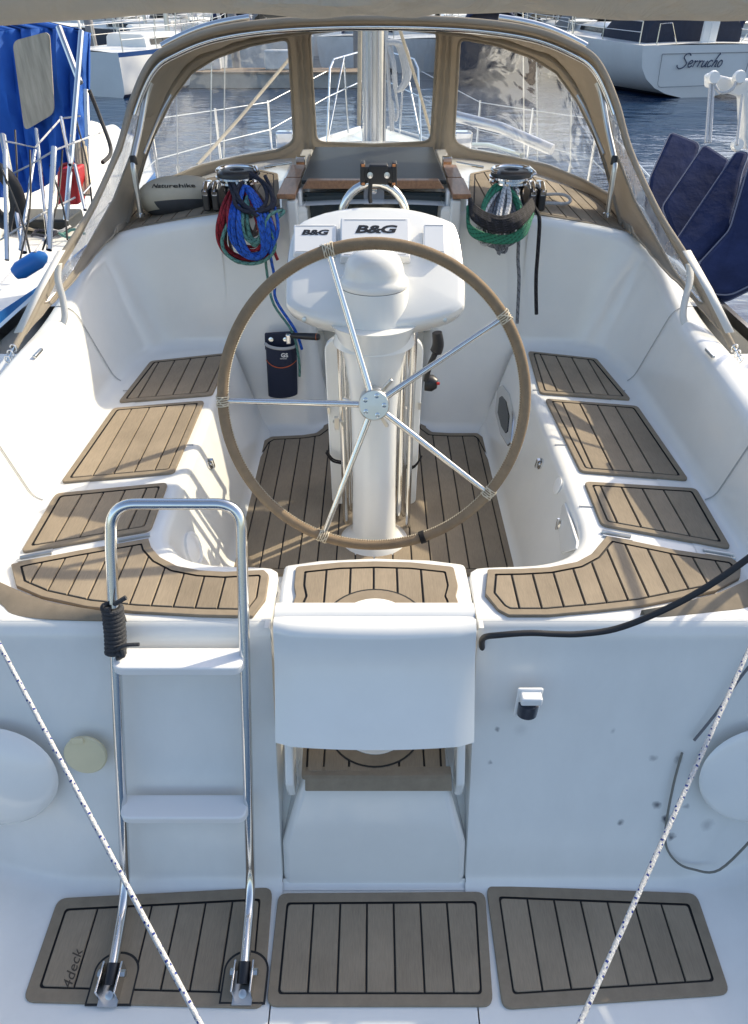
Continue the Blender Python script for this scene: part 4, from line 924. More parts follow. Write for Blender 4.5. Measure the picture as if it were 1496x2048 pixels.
# sag and ripples in the roof cloth
for i, r in enumerate(side):
    for j, p in enumerate(r):
        f = i/60; r[j] = p+V((0, 0, -.014*math.sin(math.pi*f)*(1 if p.z > 1.9 else 0)))
def split(rows, polys, nameA, matA, nameB, matB, thick):
    cl, pn_ = MB(), [MB() for _ in polys]
    idx = [{} for _ in range(len(polys)+1)]; mbs = pn_+[cl]
    pr = [[proj(p) for p in r] for r in rows]
    def vid(k, i, j):
        if (i, j) not in idx[k]: idx[k][(i, j)] = len(mbs[k].v); mbs[k].v.append(tuple(rows[i][j]))
        return idx[k][(i, j)]
    for i in range(len(rows)-1):
        for j in range(len(rows[0])-1):
            x = sum(pr[a][c][0] for a in (i, i+1) for c in (j, j+1))/4; y = sum(pr[a][c][1] for a in (i, i+1) for c in (j, j+1))/4
            k = next((q for q, pl in enumerate(polys) if inside(pl, x, y)), len(polys))
            mbs[k].f.append([vid(k, i, j), vid(k, i, j+1), vid(k, i+1, j+1), vid(k, i+1, j)]); mbs[k].m.append(0)
    cl.build(nameA, matA, dg, solid=thick, ang=60)
    for m_ in pn_:
        if m_.f: m_.build(nameB, matB if pn_.index(m_) < 2 or len(pn_) < 3 else VINYL_R, dg, ang=60)
from mathutils import noise as _nz
for rws, am in ((front, .006), (side, .010)):
    for r in rws:
        for j_, p in enumerate(r):
            d_ = _nz.noise(V((abs(p.x)*7+(3 if p.x > 0 else 0), p.y*5, p.z*6)))+.5*_nz.noise(V((p.x*19, p.y*15, p.z*17)))
            r[j_] = p+V((0, am*d_*.7, am*d_))
split(front, wins, 'windscreen_canvas', CANVAS, 'window_pane', VINYL, .006)
split(side, wings, 'roof_canvas', CANVAS, 'side_pane', VINYL2, .006)
# seams, hems and zips
def hem(rows, polys, nm_, r):
    nr, nc = len(rows), len(rows[0])
    bv = BVHTree.FromPolygons([p for q in rows for p in q], [(a*nc+c, a*nc+c+1, (a+1)*nc+c+1, (a+1)*nc+c) for a in range(nr-1) for c in range(nc-1)])
    for pl in polys:
        pts = []
        dp = []
        for (x0, y0), (x1, y1) in zip(pl, pl[1:]+pl[:1]):
            k = max(1, int(math.hypot(x1-x0, y1-y0)/8)); dp += [(x0+(x1-x0)*i/k, y0+(y1-y0)*i/k) for i in range(k)]
        for x, y in dp:
            p = bv.ray_cast(CAM, ray(x, y).normalized())[0]
            if p and (not pts or (p-pts[-1]).length > .004): pts.append(p)
        if len(pts) > 8:
            b = MB(); b.tube(pts, r, 8, closed=True, flat=1); b.build(nm_, CANVAS, dg)
from mathutils import noise as _ns
for rws in (front, side):
    pass
def grow(pl, d): return [(p.x, p.y) for p in inset([V(q) for q in pl], -d)]
STITCH = P('dark_stitch', (.16, .125, .085), .9)
hem(front, wins, 'window_hem', .0085)
_c = CANVAS; CANVAS = STITCH; hem(front, [grow(p, 15) for p in wins[:1]]+[grow(p, 15) for p in wins[1:]], 'stitch_line', .0022); CANVAS = _c
hem(front, [], 'x', .0085); hem(side, wings, 'wing_hem', .006)
def band(pts, wd, name, mat_, nrm=V((0, -1, 0)), off=.006):
    rows = []
    for i, p in enumerate(pts):
        t = (pts[min(len(pts)-1, i+1)]-pts[max(0, i-1)]).normalized(); s = t.cross(nrm).normalized()
        rows.append([p+s*wd/2+nrm*off, p+nrm*(off+.003), p-s*wd/2+nrm*off])
    b = MB(); b.grid(rows); return b.build(name, mat_, dg)
for s in (-1, 1):
    j = min(range(len(front[0])), key=lambda k: abs(proj(front[0][k])[0]-(748+s*147))); j2 = min(range(len(front[0])), key=lambda k: abs(proj(front[-1][k])[0]-(748+s*128)))
    pts = [front[i][round(j+(j2-j)*i/90)] for i in range(0, 86, 3)]
    for dx in (-.016, .016): band([p+V((dx, 0, 0)) for p in pts], .024, 'zip_flap', CANVAS)
e = [p+V((0, -.004, 0)) for p in AA]
b = MB(); b.tube(e, .013, 10); b.build('hem', CANVAS, dg)
b = MB(); b.tube([p+V((0, -.01, -.012)) for p in BB[24:-24]], .012, 10); b.build('front_hoop', CANVAS, dg)
b = MB(); b.tube([p+V((0, .03, -.035)) for p in AA[78:-78]], .014, 12); b.build('aft_hoop', STEEL, dg)
for s in (-1, 1):
    g = (lambda p: p) if s < 0 else mx
    pts = [g(Y(*q)) for q in [(302, 165, 3.95), (292, 195, 3.93), (280, 260, 3.86), (267, 322, 3.76), (270, 355, 3.74), (281, 428, 3.74)]]
    b = MB(); b.tube(cat_rom(pts, 5), .0135, 12); hl = b.build('hoop_leg', STEELB, dg)
    b = MB(); b.lathe([(.018, 0), (.018, .03), (.012, .04)], pts[3]+V((0, 0, -.015)), n=12); b.build('leg_joint', BLACK, dg)
    b = MB(); b.lathe([(.022, -.012), (.022, .004), (.012, .008), (.012, .04)], pts[-1], n=14); b.build('leg_foot', STEEL, dg)
    pts = [g(Y(*q)) for q in [(300, 225, 4.02), (290, 260, 3.95), (285, 300, 3.88)]]
    b = MB(); b.tube(cat_rom([g(Y(*q)) for q in [(342, 190, 4.1), (318, 235, 4.05), (288, 308, 3.9)]], 4), .008, 8); b.build('hoop_stay', STEELB, dg)
    # grab rail on the outside of the roof
    hp = [AA[k]+V((0, .05+.0*k, .022)) for k in range(6*16+8, 8*16+10, 3)]
    hp = [g(p) for p in hp]; b = MB(); b.tube(hp, .015, 12); b.build('grab_rail', STEEL, dg)
    # straps and snap hook at the aft corner
    p0, p1 = g(Y(128, 505, 3.14)), g(Y(42, 668, 2.74)); v_ = V((0, -.02, .012))
    def ribbon(pts, wd):
        bb = MB(); rows = []
        for p in pts: rows.append([p+V((-wd/2, 0, 0)), p+V((wd/2, 0, .004))])
        bb.grid(rows); return bb.build('strap', WEB, dg, solid=.002)
    ribbon([p0+v_, p0.lerp(p1, .5)+v_*1.4, p1+v_], .034)
    ribbon(cat_rom([g(Y(*q)) for q in [(118, 528, 3.08), (116, 560, 3.03), (126, 600, 2.98), (130, 635, 2.93), (122, 658, 2.90)]], 5), .030)
    q = g(Y(30, 690, 2.70)); q2 = g(Y(14, 722, 2.66)); b = MB()
    for f in range(3):
        c = q.lerp(q2, .2+f*.35); b.tube([c+V((.012*math.cos(t), 0, .016*math.sin(t))) for t in [k*math.pi/6 for k in range(12)]], .0032, 6, closed=True)
    b.tube([q, q2], .004, 6); b.build('snap_hook', STEEL, dg)
# ================================================================== ROLLED BIMINI above the camera's view
b = MB(); rows = []
EDGE = [(-2200, 60), (0, 60), (170, 53), (330, 40), (480, 42), (640, 49), (720, 45), (750, 46), (830, 50), (880, 44), (1100, 43), (1250, 50), (1400, 52), (1496, 52), (3600, 55)]
def edge(px):
    for (a, u), (c, v) in zip(EDGE[:-1], EDGE[1:]):
        if px <= c: f = (px-a)/(c-a); f = f*f*(3-2*f); return u+(v-u)*f
    return 52
for i in range(241):
    x = -1.6+3.2*i/240; row = []
    lw = 2.359+(48-edge(748+x*1070))*.00092+0
    for k in range(28):
        a = k*2*math.pi/28; rr = 1+.05*math.sin(x*9+a*2)+.03*math.sin(x*23-a*3)+.05*math.sin(x*4.1+a*5)+.022*math.sin(x*41+a*4)+.03*math.sin(x*14+a*7)
        row.append(V((x, 1.62+.085*math.cos(a)*rr, lw+.125+.125*math.sin(a)*(rr if math.sin(a) > -.85 else 1+.2*(rr-1)))))
    rows.append(row)
b.grid(rows, cu=True); bi = thing('bimini_top', 'beige furled bimini canvas hanging across the top of the view', 'bimini', (0, 1.62, 2.45)); b.build('furled_canvas', BIMINI, bi)
b = MB(); b.tube([(-1.72, 1.7, 1.0), (-1.72, 1.68, 2.2), (-1.6, 1.66, 2.48), (0, 1.66, 2.52), (1.6, 1.66, 2.48), (1.72, 1.68, 2.2), (1.72, 1.7, 1.0)], .012, 10); b.build('bimini_hoop', STEEL, bi)
# ================================================================== MAST, RIGGING, PULPIT (forward of the spray hood)
b = MB(); mr = []
for z in (1.33, 2, 4, 8, 13): mr.append([V((.095*math.copysign(abs(math.cos(a))**.8, math.cos(a)), 6.5+.14*math.sin(a), z)) for a in [k*2*math.pi/28 for k in range(28)]])
b.grid(mr, cu=True); ms = b.build('mast', ALU, yacht)
for x in (-.07, -.02, .035, .075): 
    b = MB(); b.tube([(x, 6.34, 1.4), (x*1.1, 6.35, 3), (x, 6.38, 12)], .007, 6); b.build('halyard', R_PALE if x < .05 else R_GREY, ms)
b = MB(); b.box((0, 6.5, 1.335), (.36, .46, .03)); b.build('mast_collar', STEELB, ms, bevel=.008)
for k in range(5):
    b = MB(); b.lathe([(.03, 0), (.03, .05), (0, .06)], (-.22+.11*k, 6.25, 1.36), (0, -1, .4), 14); b.build('turning_block', CHROME, yacht)
b = MB()
for k in range(4):
    c = Y(787, 185, 6.3); b.tube(cat_rom([c+V((-.05, 0, .32)), c+V((.03+.015*k, -.02*k, .30)), c+V((.085+.01*k, -.02, .1)), c+V((.02, -.03, .02)), c+V((.0, -.02*k, .18)), c+V((-.04, 0, .30))], 5, closed=True), .018, 8, closed=True)
b.tube(cat_rom([Y(785, 150, 6.3), Y(792, 190, 6.3), Y(796, 225, 6.3), Y(790, 240, 6.3), Y(784, 200, 6.3), Y(786, 262, 6.3)], 5), .012, 6)
b.tube([Y(772, 60, 6.3), Y(774, 100, 6.3), Y(783, 262, 6.3)], .016, 6)
o = b.build('halyard_coil', R_PALE, None); tag(o, 'pale halyard coil hanging on the right side of the mast', 'rope')
# a boom vang and running lines seen through the panes
b = MB(); b.tube([Y(800, 60, 5.6), Y(838, 180, 6.0), Y(868, 290, 6.4)], .011, 8); b.build('control_line', R_TAN, yacht)
b = MB(); b.tube([Y(720, 60, 6.2), Y(719, 150, 6.2), Y(718, 250, 6.3)], .016, 8); b.build('control_line', R_TAN, yacht)
for s in (-1, 1):
    def G(x, y, z): return V((s*x, y, z))
    b = MB(); b.tube([G(.62, 10.4, .78), G(.56, 10.6, 1.60), G(.52, 10.9, 1.68), G(.18, 12, 1.70), G(.0, 12.1, 1.70)], .0135, 8); b.tube([G(.36, 11.2, .78), G(.40, 11.15, 1.69)], .0135, 8); b.tube([G(.60, 10.45, 1.30), G(.15, 12, 1.35)], .010, 8)
    b.tube([G(.62, 10.4, .78), G(.40, 11.15, 1.69)], .0115, 8)
    b.build('pulpit', STEEL, yacht)
    st = [(beam(y)-.05, y) for y in (6.2, 8.0, 9.4)]
    for x, y in st:
        b = MB(); b.tube([G(x, y, deckz(y)-.02), G(x, y, deckz(y)+.62)], .012, 8); b.build('stanchion', STEEL, yacht)
    for h in (.60, .32):
        b = MB(); b.tube([G(1.74, 4.55, 1.42 if h > .5 else 1.25)]+[G(x, y, deckz(y)+h) for x, y in st]+[G(.60, 10.45, 1.58 if h > .5 else 1.3)], .0045, 6); b.build('lifeline', STEELB, yacht)
    for x, y, tx in ((1.62, 6.45, .5), (1.30, 6.2, .2), (1.30, 6.8, .2)):
        b = MB(); b.tube([G(x, y, deckz(y)), G(x+.01, y, deckz(y)+.25)], .014, 8); b.tube([G(x+.01, y, deckz(y)+.25), G(tx, 6.5, 9.0)], .005, 6); b.build('shroud', STEELB, yacht)
    b = MB(); b.tube([G(.9, 7.6, .98), G(.9, 7.6, 1.08)], .02, 8); b.build('deck_vent', STEEL, yacht)
    for c0 in (G(.66, 5.9, roof(.66, 5.9)),):
        b = MB(); b.box(c0+V((0, 0, .05)), (.13, .10, .11)); b.build('deck_organiser', CHROME, yacht, bevel=.012)
b = MB(); b.tube([G(1.0, 5.3, 1.50), G(.9, 6.2, 1.42), G(.7, 7.0, 1.30)], .018, 8); b.build('grab_handle', STEEL, yacht)
b = MB(); b.tube([(0, 11.9, 1.1), (0, 6.7, 12.0)], .045, 10); b.build('furled_jib', R_PALE, yacht)
o = MB(); o.tube([Y(908, 232, 6.0), Y(1000, 255, 5.75), Y(1105, 300, 5.5)], .036, 14); o = o.build('spinnaker_pole', ALU, None); tag(o, 'silver pole stowed along the right side deck beyond the spray hood', 'pole')
# tan line crossing the left window
b = MB(); b.tube([Y(395, 330, 6.0), Y(480, 235, 6.6), Y(585, 110, 7.2)], .013, 8); b.build('control_line', R_TAN, yacht)
# ================================================================== NAVY CUSHIONS on the starboard side deck
NAVYP = P('navy_piping', (.13, .15, .22), .8)
def cushion(cs, label, th=.10, zb=None):
    ps = [Y(*q) for q in cs]; n = (ps[1]-ps[0]).cross(ps[2]-ps[0]).normalized()
    if n.y < 0: n = -n
    pl = rpoly(ps, .035, 5); t = thing('deck_cushion', label, 'cushion', tuple(min(ps, key=lambda p: p.z)), 'navy cushions stood on the right side deck')
    b = MB(); b.prism(pl, [p+n*th for p in pl]); b.build('cushion_cover', NAVY, t, bevel=.022, seg=4)
    for off in (.012, th-.012):
        b = MB(); b.tube([p+n*off+(p-sum(pl, V((0, 0, 0)))/len(pl)).normalized()*.002 for p in pl], .0045, 6, closed=True); b.build('piping', NAVYP, t)
cushion([(1342, 262, 4.9), (1400, 285, 4.8), (1396, 305, 4.75), (1338, 440, 4.4), (1318, 430, 4.42), (1296, 395, 4.5), (1302, 350, 4.62)], 'navy cushion farthest left, leaning behind three others on the right deck', .12)
cushion([(1410, 286, 4.55), (1462, 320, 4.45), (1455, 335, 4.4), (1380, 490, 4.05), (1348, 470, 4.1), (1326, 410, 4.25)], 'navy cushion second from the spray hood, upright with rounded top', .14)
cushion([(1472, 300, 4.3), (1498, 302, 4.25), (1482, 345, 4.15), (1461, 455, 3.9), (1396, 525, 3.75), (1362, 500, 3.85), (1350, 480, 3.9)], 'navy cushion with a slanting lower edge, third along the deck', .12)
cushion([(1500, 325, 4.0), (1570, 330, 3.95), (1560, 540, 3.6), (1462, 588, 3.52), (1425, 586, 3.56), (1396, 528, 3.68), (1461, 458, 3.8)], 'navy cushion nearest the camera at the right edge of the photo', .12)
# ================================================================== WATER and MARINA
ZW = -.42
WAT = P('water', (.010, .034, .088), .05, spec=.5); t = WAT.node_tree; bb = t.nodes['Principled BSDF']; bb.inputs['IOR'].default_value = 1.33
tc = t.nodes.new('ShaderNodeTexCoord'); mp = t.nodes.new('ShaderNodeMapping'); mp.inputs['Scale'].default_value = (1, 1.7, 1); t.links.new(tc.outputs['Object'], mp.inputs[0])
prev = None
for sc_, st_, ds in ((1.1, .30, .12), (4.5, .22, .04), (.25, .3, .3)):
    n = t.nodes.new('ShaderNodeTexNoise'); n.inputs['Scale'].default_value = sc_; n.inputs['Detail'].default_value = 3; n.inputs['Distortion'].default_value = .6
    t.links.new(mp.outputs[0], n.inputs['Vector']); bp = t.nodes.new('ShaderNodeBump'); bp.inputs['Strength'].default_value = st_; bp.inputs['Distance'].default_value = ds
    t.links.new(n.outputs[0], bp.inputs['Height'])
    if prev: t.links.new(prev.outputs[0], bp.inputs['Normal'])
    prev = bp
t.links.new(prev.outputs[0], bb.inputs['Normal'])
b = MB(); b.add([(-900, -300, ZW), (900, -300, ZW), (900, 1200, ZW), (-900, 1200, ZW)], [(0, 1, 2, 3)]); o = b.build('water', WAT); o['kind'] = 'structure'
MBLUE = P('hull_blue', (.02, .07, .22), .25, coat=.3); MNAVY = P('hull_navy', (.012, .02, .05), .2, coat=.3); ANTI = P('antifouling', (.02, .03, .07), .7)
GLASSD = P('dark_window', (.015, .018, .022), .08); TEAKD = P('teak_deck', (.34, .25, .16), .8, noise=.2); COVNAVY = P('cover_navy', (.018, .028, .075), .9, noise=.2); COVGREY = P('cover_grey', (.20, .21, .22), .9)
CONC = P('concrete', (.42, .40, .36), .9, noise=.25, nscale=2); WOODD = P('dock_wood', (.30, .22, .15), .85, noise=.3, nscale=6)
def local(root, a):                      # build in local coordinates, then turn the root
    root.rotation_euler = (0, 0, a)
def boat(name, label, px, py, L, B, fb, head, hullm=PAINTW, stripe=None, cabin=True, mast=True, cover=None, fly=False, dish=False, group='boats moored across the marina', at=None, stern=1.0, cat='sailboat', tuck=1.0):
    p = at or Z(px, py, ZW); t = thing(name, label, cat, (0, 0, 0), group)
    hb = lambda f: B/2*(stern+(1-stern)*min(1, f*3))*(1 if f < .45 else max(.03, 1-((f-.45)/.55)**2.1))
    sh = lambda f: fb*(1+.22*f*f)
    st = [k/16 for k in range(17)]; b = MB()
    def row(f):
        k = max(0, 1-2.2*f) if tuck < 1 else 0; out = []
        for lv, wd, ya in ((-.2, .55*(1-.6*f), .02), (0, .86, .015), (.08, .92, .013), (.2, .95, .011), (.38, .97, .008), (.6, .985, .005), (.9, 1, .001), (1, 1, 0)):
            e = math.sqrt(max(0, 1-(1-max(0, lv*.96+.02))**2.6)); w_ = wd+(min(wd, e)-wd)*k
            out.append(V((-hb(f)*w_, L*(f*(1-ya*3)+ya*.8), sh(f)*lv*(1-.9*k*(lv < 0)))))
        return out
    rr = [row(f)+[V((-q.x, q.y, q.z)) for q in row(f)[::-1]] for f in st]
    mf = lambda i, j: 1 if j in (0, 1, 13, 14) else (2 if stripe and j in (6, 8) else 0)
    b.grid(rr, mf=mf); b.add(rr[0], [tuple(range(16))], 0)
    h = b.build('hull', [hullm, ANTI, stripe or hullm], t)
    b = MB(); b.grid([[V((-hb(f)*.98+2*hb(f)*.98*k/8, L*f, sh(f)-.02+.06*(1-(k/4-1)**2))) for k in range(9)] for f in st]); b.build('deck', PAINTW, t)
    if cabin:
        ch = .42 if not fly else 1.1
        b = MB(); c0 = .26; rows = []
        for f, hf in ((c0, 1), (.36, 1), (.52, .9), (.64, .55), (.68, .1)):
            w_ = hb(f)*.62; z0 = sh(f)-.05
            rows.append([V((-w_, L*f, z0)), V((-w_*.93, L*f, z0+ch*hf*.8)), V((-w_*.8, L*f, z0+ch*hf)), V((w_*.8, L*f, z0+ch*hf)), V((w_*.93, L*f, z0+ch*hf*.8)), V((w_, L*f, z0))])
        b.grid(rows); b.add(rows[0], [tuple(range(6))]); b.build('cabin', PAINTW, t, ang=30)
        for s in (-1, 1):
            b = MB(); b.grid([[V((s*hb(f)*.62*(1-.07*g)+s*.012, L*f, sh(f)-.05+ch*hf*g)) for g in (.3, .68)] for f, hf in ((.29, 1), (.36, 1), (.48, .93), (.56, .8))]); b.build('window', GLASSD, t)
        b = MB(); b.box((0, L*.265, fb+ch*.35), (B*.2, .04, ch*.7)); b.build('door', GLASSD, t)
    if fly:
        b = MB(); b.box((0, L*.42, fb+1.9), (B*.55, L*.22, .08)); b.build('hardtop', PAINTW, t, bevel=.03)
        for s in (-1, 1):
            b = MB(); b.tube([(s*B*.25, L*.33, fb+.9), (s*B*.26, L*.35, fb+1.9)], .04, 6); b.build('hardtop_post', PAINTW, t)
    if mast:
        b = MB(); b.tube([(0, L*.55, fb), (0, L*.55, fb+L*1.25)], .085, 8); b.build('mast', ALU, t)
        b = MB(); b.tube([(0, L*.53, fb+1.3), (0, L*.18, fb+1.35)], .06, 8); b.build('boom', ALU, t)
        b = MB(); b.tube([(0, L*.53, fb+1.5), (0, L*.4, fb+1.48), (0, L*.2, fb+1.42)], [.17, .15, .10], 8); b.build('sail_cover', cover or COVNAVY, t)
        for s in (-1, 1):
            b = MB(); b.tube([(s*B*.42, L*.53, fb), (s*B*.2, L*.55, fb+L*.6), (0, L*.55, fb+L*1.2)], .012, 5); b.build('shroud', STEELB, t)
        b = MB(); b.tube([(0, L*.985, fb*1.1), (0, L*.56, fb+L*1.15)], .07, 6); b.build('furled_sail', R_PALE, t)
    if cover:
        b = MB(); rows = []
        for f, hh in ((.20, .95), (.27, 1.15), (.34, .55)):
            w_ = hb(f)*.60; rows.append([V((w_*math.cos(a)*-1, L*f, fb-.03+hh*max(0, math.sin(a))**.6)) for a in [k*math.pi/10 for k in range(11)]])
        b.grid(rows); b.build('cockpit_cover', cover, t, solid=.02)
    b = MB()
    for s in (-1, 1):
        for f in (.04, .25, .45, .65, .85): b.tube([(s*hb(f)*.95, L*f, sh(f)-.05), (s*hb(f)*.95, L*f, sh(f)+.6)], .018, 5)
        for g in (.6, .32): b.tube([(s*hb(f)*.95, L*f, sh(f)+g) for f in (.04, .25, .45, .65, .85)]+[(s*.12, L*1.0, sh(1)+g)], .010, 4)
    b.build('guard_rails', STEELB, t)
    if dish:
        b = MB(); b.tube([(-B*.25, L*.1, fb), (-B*.25, L*.1, fb+1.2)], .04, 8); b.lathe([(.0, .08), (.25, .05), (.42, 0), (.42, -.02), (0, .04)], (-B*.25, L*.1-.05, fb+1.2), (0, -1, .15), 24); b.build('dish', PAINTW, t)
    t.location = p; t.rotation_euler = (0, 0, head)
    return t
# starboard: transom of the white yacht across the fairway, with its name
S0 = Z(1395, 196, ZW)
sb = boat('moored_yacht', 'big white yacht with navy cockpit cover, its name in script on the stern', 0, 0, 12.5, 4.6, 1.45, R(10), at=S0, cover=COVNAVY, stern=.97, group=None, tuck=.5)
nm = {'S': [[(.9, .95), (.7, 1.12), (.4, 1.05), (.3, .8), (.55, .55), (.75, .3), (.6, .0), (.25, -.12), (-.05, .05), (-.1, .2)]], 'e': [[(.0, .25), (.3, .32), (.38, .48), (.22, .55), (.05, .35), (.08, .08), (.25, .0), (.45, .12)]],
      'r': [[(.05, .5), (.15, .48), (.08, 0)], [(.12, .3), (.28, .5), (.42, .46)]], 'u': [[(.1, .52), (.03, .12), (.15, 0), (.35, .15), (.46, .5)], [(.44, .4), (.40, .05), (.52, .04)]],
      'c': [[(.42, .45), (.28, .54), (.08, .38), (.06, .1), (.22, 0), (.42, .1)]], 'h': [[(.32, 1.15), (.42, 1.05), (.28, .8), (.05, 0)], [(.1, .25), (.32, .5), (.42, .4), (.36, .05), (.5, .04)]], 'o': [[(.25, .54), (.07, .35), (.1, .05), (.28, 0), (.42, .22), (.36, .48), (.22, .52)]]}
b = MB(); x = -.95; sc_ = .345
for ch, ad in zip('Serrucho', (.95, .50, .46, .46, .56, .48, .56, .5)):
    for stn in nm[ch]:
        pts = cat_rom([V((x+(px_+.22*pz)*sc_, -.012, .86+pz*sc_*.95)) for px_, pz in stn], 5)
        b.tube(pts, .017, 5)
    x += ad*sc_*.98
lt_ = b.build('name_lettering', P('name_paint', (.03, .05, .10), .4), sb); lt_.matrix_parent_inverse = Matrix()
b = MB(); b.tube(rpoly([V((-1.55, -.004, 1.22)), V((-1.5, -.004, .32)), V((1.45, -.004, .36)), V((1.5, -.004, 1.24))], [.02, .15, .15, .02], 5), .010, 5, closed=True); b.build('stern_gate', GREYP, sb).matrix_parent_inverse = Matrix()
b = MB(); rw_ = []
for y, hh in ((1.0, .75), (1.5, 1.15), (2.6, 1.35), (3.6, 1.1), (4.4, .35)):
    rw_.append([V((-1.65*math.copysign(abs(math.cos(a))**.45, math.cos(a)), y, 1.42+hh*max(0, math.sin(a))**.55)) for a in [k*math.pi/20 for k in range(21)]])
b.grid(rw_); b.add(rw_[0], [tuple(range(21))]); o = b.build('cockpit_tent', P('tent_navy', (.022, .028, .05), .85, noise=.2), sb); o.matrix_parent_inverse = Matrix()
for x in (-1.75, 1.75):
    b = MB(); b.tube([(x, .1, 1.4), (x, .1, 2.0), (x*.8, .05, 2.02), (x*.6, .1, 1.4)], .02, 6); o = b.build('pushpit', STEEL, sb); o.matrix_parent_inverse = Matrix()
b = MB(); b.box((.2, .5, 1.75), (.5, .12, .7)); b.tube([(.2, .45, 1.4), (.2, .45, 2.3)], .04, 8); o = b.build('helm_post', PAINTW, sb, bevel=.03); o.matrix_parent_inverse = Matrix()
# port: the neighbouring yacht with a bright blue awning
nb = thing('neighbour_yacht', 'neighbouring white yacht at far left with bright blue cockpit awning and cluttered rails', 'sailboat', (-3.6, 5.5, ZW))
b = MB(); st = [(1.6, .75), (2.4, 1.15), (3.4, 1.45), (5, 1.65), (7, 1.68), (9, 1.5), (11, .9), (12.4, .1)]
NX = -4.05
b.grid([[V((NX-w_*.7, y, ZW-.3)), V((NX-w_*.97, y, .1)), V((NX-w_, y, .62)), V((NX-w_, y, .70))][0:4] for y, w_ in st]); b.grid([[V((NX+w_*.7, y, ZW-.3)), V((NX+w_*.97, y, .1)), V((NX+w_, y, .60)), V((NX+w_, y, .70))] for y, w_ in st], mf=lambda i, j: 1 if j == 2 else 0)
b.build('hull', [PAINTW, P('stripe_blue', (.02, .16, .5), .4)], nb)
b = MB(); b.grid([[V((NX-w_+2*w_*k/8, y, .68+.05*(1-(k/4-1)**2))) for k in range(9)] for y, w_ in st]); b.build('deck', PAINTW, nb)
b = MB(); b.box((NX, 7.2, .95), (1.9, 4.2, .5)); b.build('cabin', PAINTW, nb, bevel=.12)
aw = [[(-40, 78, 6.4), (10, 62, 6.35), (60, 58, 6.3), (110, 58, 6.25), (160, 60, 6.2), (178, 68, 6.2)], [(-30, 200, 6.1), (18, 200, 6.1), (70, 205, 6.1), (115, 190, 6.05), (150, 180, 6.05), (176, 180, 6.1)], [(-10, 330, 5.9), (38, 330, 5.9), (80, 325, 5.95), (120, 300, 5.9), (150, 285, 5.9), (178, 280, 6.0)], [(-5, 395, 5.8), (45, 388, 5.8), (85, 375, 5.8), (120, 345, 5.85), (150, 325, 5.9), (180, 318, 6.0)]]
rw = [cat_rom([Y(*q) for q in r], 6) for r in aw]; rw2 = []
cols = [cat_rom([r[k] for r in rw], 7) for k in range(len(rw[0]))]
gr = [[cols[k][i] for k in range(len(cols))] for i in range(len(cols[0]))]
for i, r in enumerate(gr):
    for k, p in enumerate(r): r[k] = p+V((0, .045*math.sin(k*.9+i*.12)+.03*math.sin(k*2.3-i*.4), 0))
b = MB(); b.grid(gr); b.grid([[p+V((-1.3, 1.4, .12)) for p in gr[0]], gr[0]]); aw_ = b.build('canvas_awning', BLUEAW, nb, solid=.01, ang=70)
pl = rpoly([Y(a, d, 5.93) for a, d in [(26, 82), (100, 62), (110, 226), (50, 262)]], .05, 5); b = MB(); b.prism(pl, [p+V((0, -.012, 0)) for p in pl]); b.build('awning_window', OLDVINYL, aw_)
def npost(q0, q1, r, name='stanchion', m_=STEEL):
    b = MB(); b.tube([Y(*q0), Y(*q1)], r, 8); b.build(name, m_, nb)
for q0, q1, r in (((163, 62, 5.7), (132, 440, 5.1), .018), ((118, 55, 5.9), (160, 165, 5.6), .022), ((5, 270, 5.2), (48, 505, 4.6), .020), ((72, 258, 5.4), (95, 470, 4.8), .012), ((122, 235, 5.6), (140, 330, 5.2), .012), ((108, 295, 4.9), (98, 500, 4.4), .018), ((70, 300, 5.0), (40, 500, 4.5), .010), ((10, 300, 4.8), (14, 520, 4.3), .014), ((172, 180, 5.9), (178, 390, 5.5), .018), ((150, 330, 5.2), (170, 420, 4.9), .012)):
    npost(q0, q1, r)
for pts in ([(0, 280, 5.2), (70, 295, 5.0), (122, 237, 5.6), (160, 232, 5.6)], [(0, 360, 4.9), (60, 330, 4.9), (110, 300, 4.9), (210, 262, 5.9)], [(0, 480, 4.5), (80, 430, 4.6), (150, 395, 5.0)]):
    b = MB(); b.tube([Y(*q) for q in pts], .006, 6); b.build('lifeline', R_PALE, nb)
for q0, q1 in (((60, 300, 4.7), (40, 520, 4.2)), ((0, 330, 4.7), (60, 505, 4.3)), ((100, 330, 4.8), (135, 480, 4.5)), ((125, 300, 5.0), (85, 500, 4.4)), ((30, 260, 5.2), (20, 470, 4.6)), ((150, 230, 5.5), (185, 420, 5.0))):
    b = MB(); b.tube(cat_rom([Y(*q0), (Y(*q0)+Y(*q1))/2+V((.02, 0, -.03)), Y(*q1)], 4), .006, 6); b.build('rigging_wire', RUBBER, nb)
for k in range(4):
    b = MB(); c = Z(60+28*k, 455+12*(k % 2), .76); b.tube([c+V((.10*math.cos(a), .08*math.sin(a), .012*math.sin(3*a+k))) for a in [i*math.pi/10 for i in range(20)]], .011, 6, closed=True); b.build('coiled_line', (R_TAN, R_NAVY, R_PALE, R_TEAL)[k], nb)
b = MB(); b.box(Z(95, 440, .78), (.5, .4, .10)); b.build('deck_hatch', ACRYL2, nb, bevel=.02)
for k in range(6):
    b = MB(); b.tube([Y(150+4*k, 290+rnd.uniform(-8, 8), 5.6), Y(160+4*k, 390, 5.3)], .012, 6); b.build('hanging_rope', R_TAN, nb)
b = MB(); b.tube(cat_rom([Y(178, 180, 5.8), Y(200, 235, 5.8), Y(222, 300, 5.7), Y(205, 325, 5.5)], 6), .014, 8); o = b.build('black_hose', RUBBER, None); tag(o, 'black hose drooping off the rail beside the blue awning', 'hose')
jc = thing('jerry_can', 'red plastic jerry can strapped behind the neighbour yacht’s rail', 'jerry can', tuple(Y(134, 412, 5.25)))
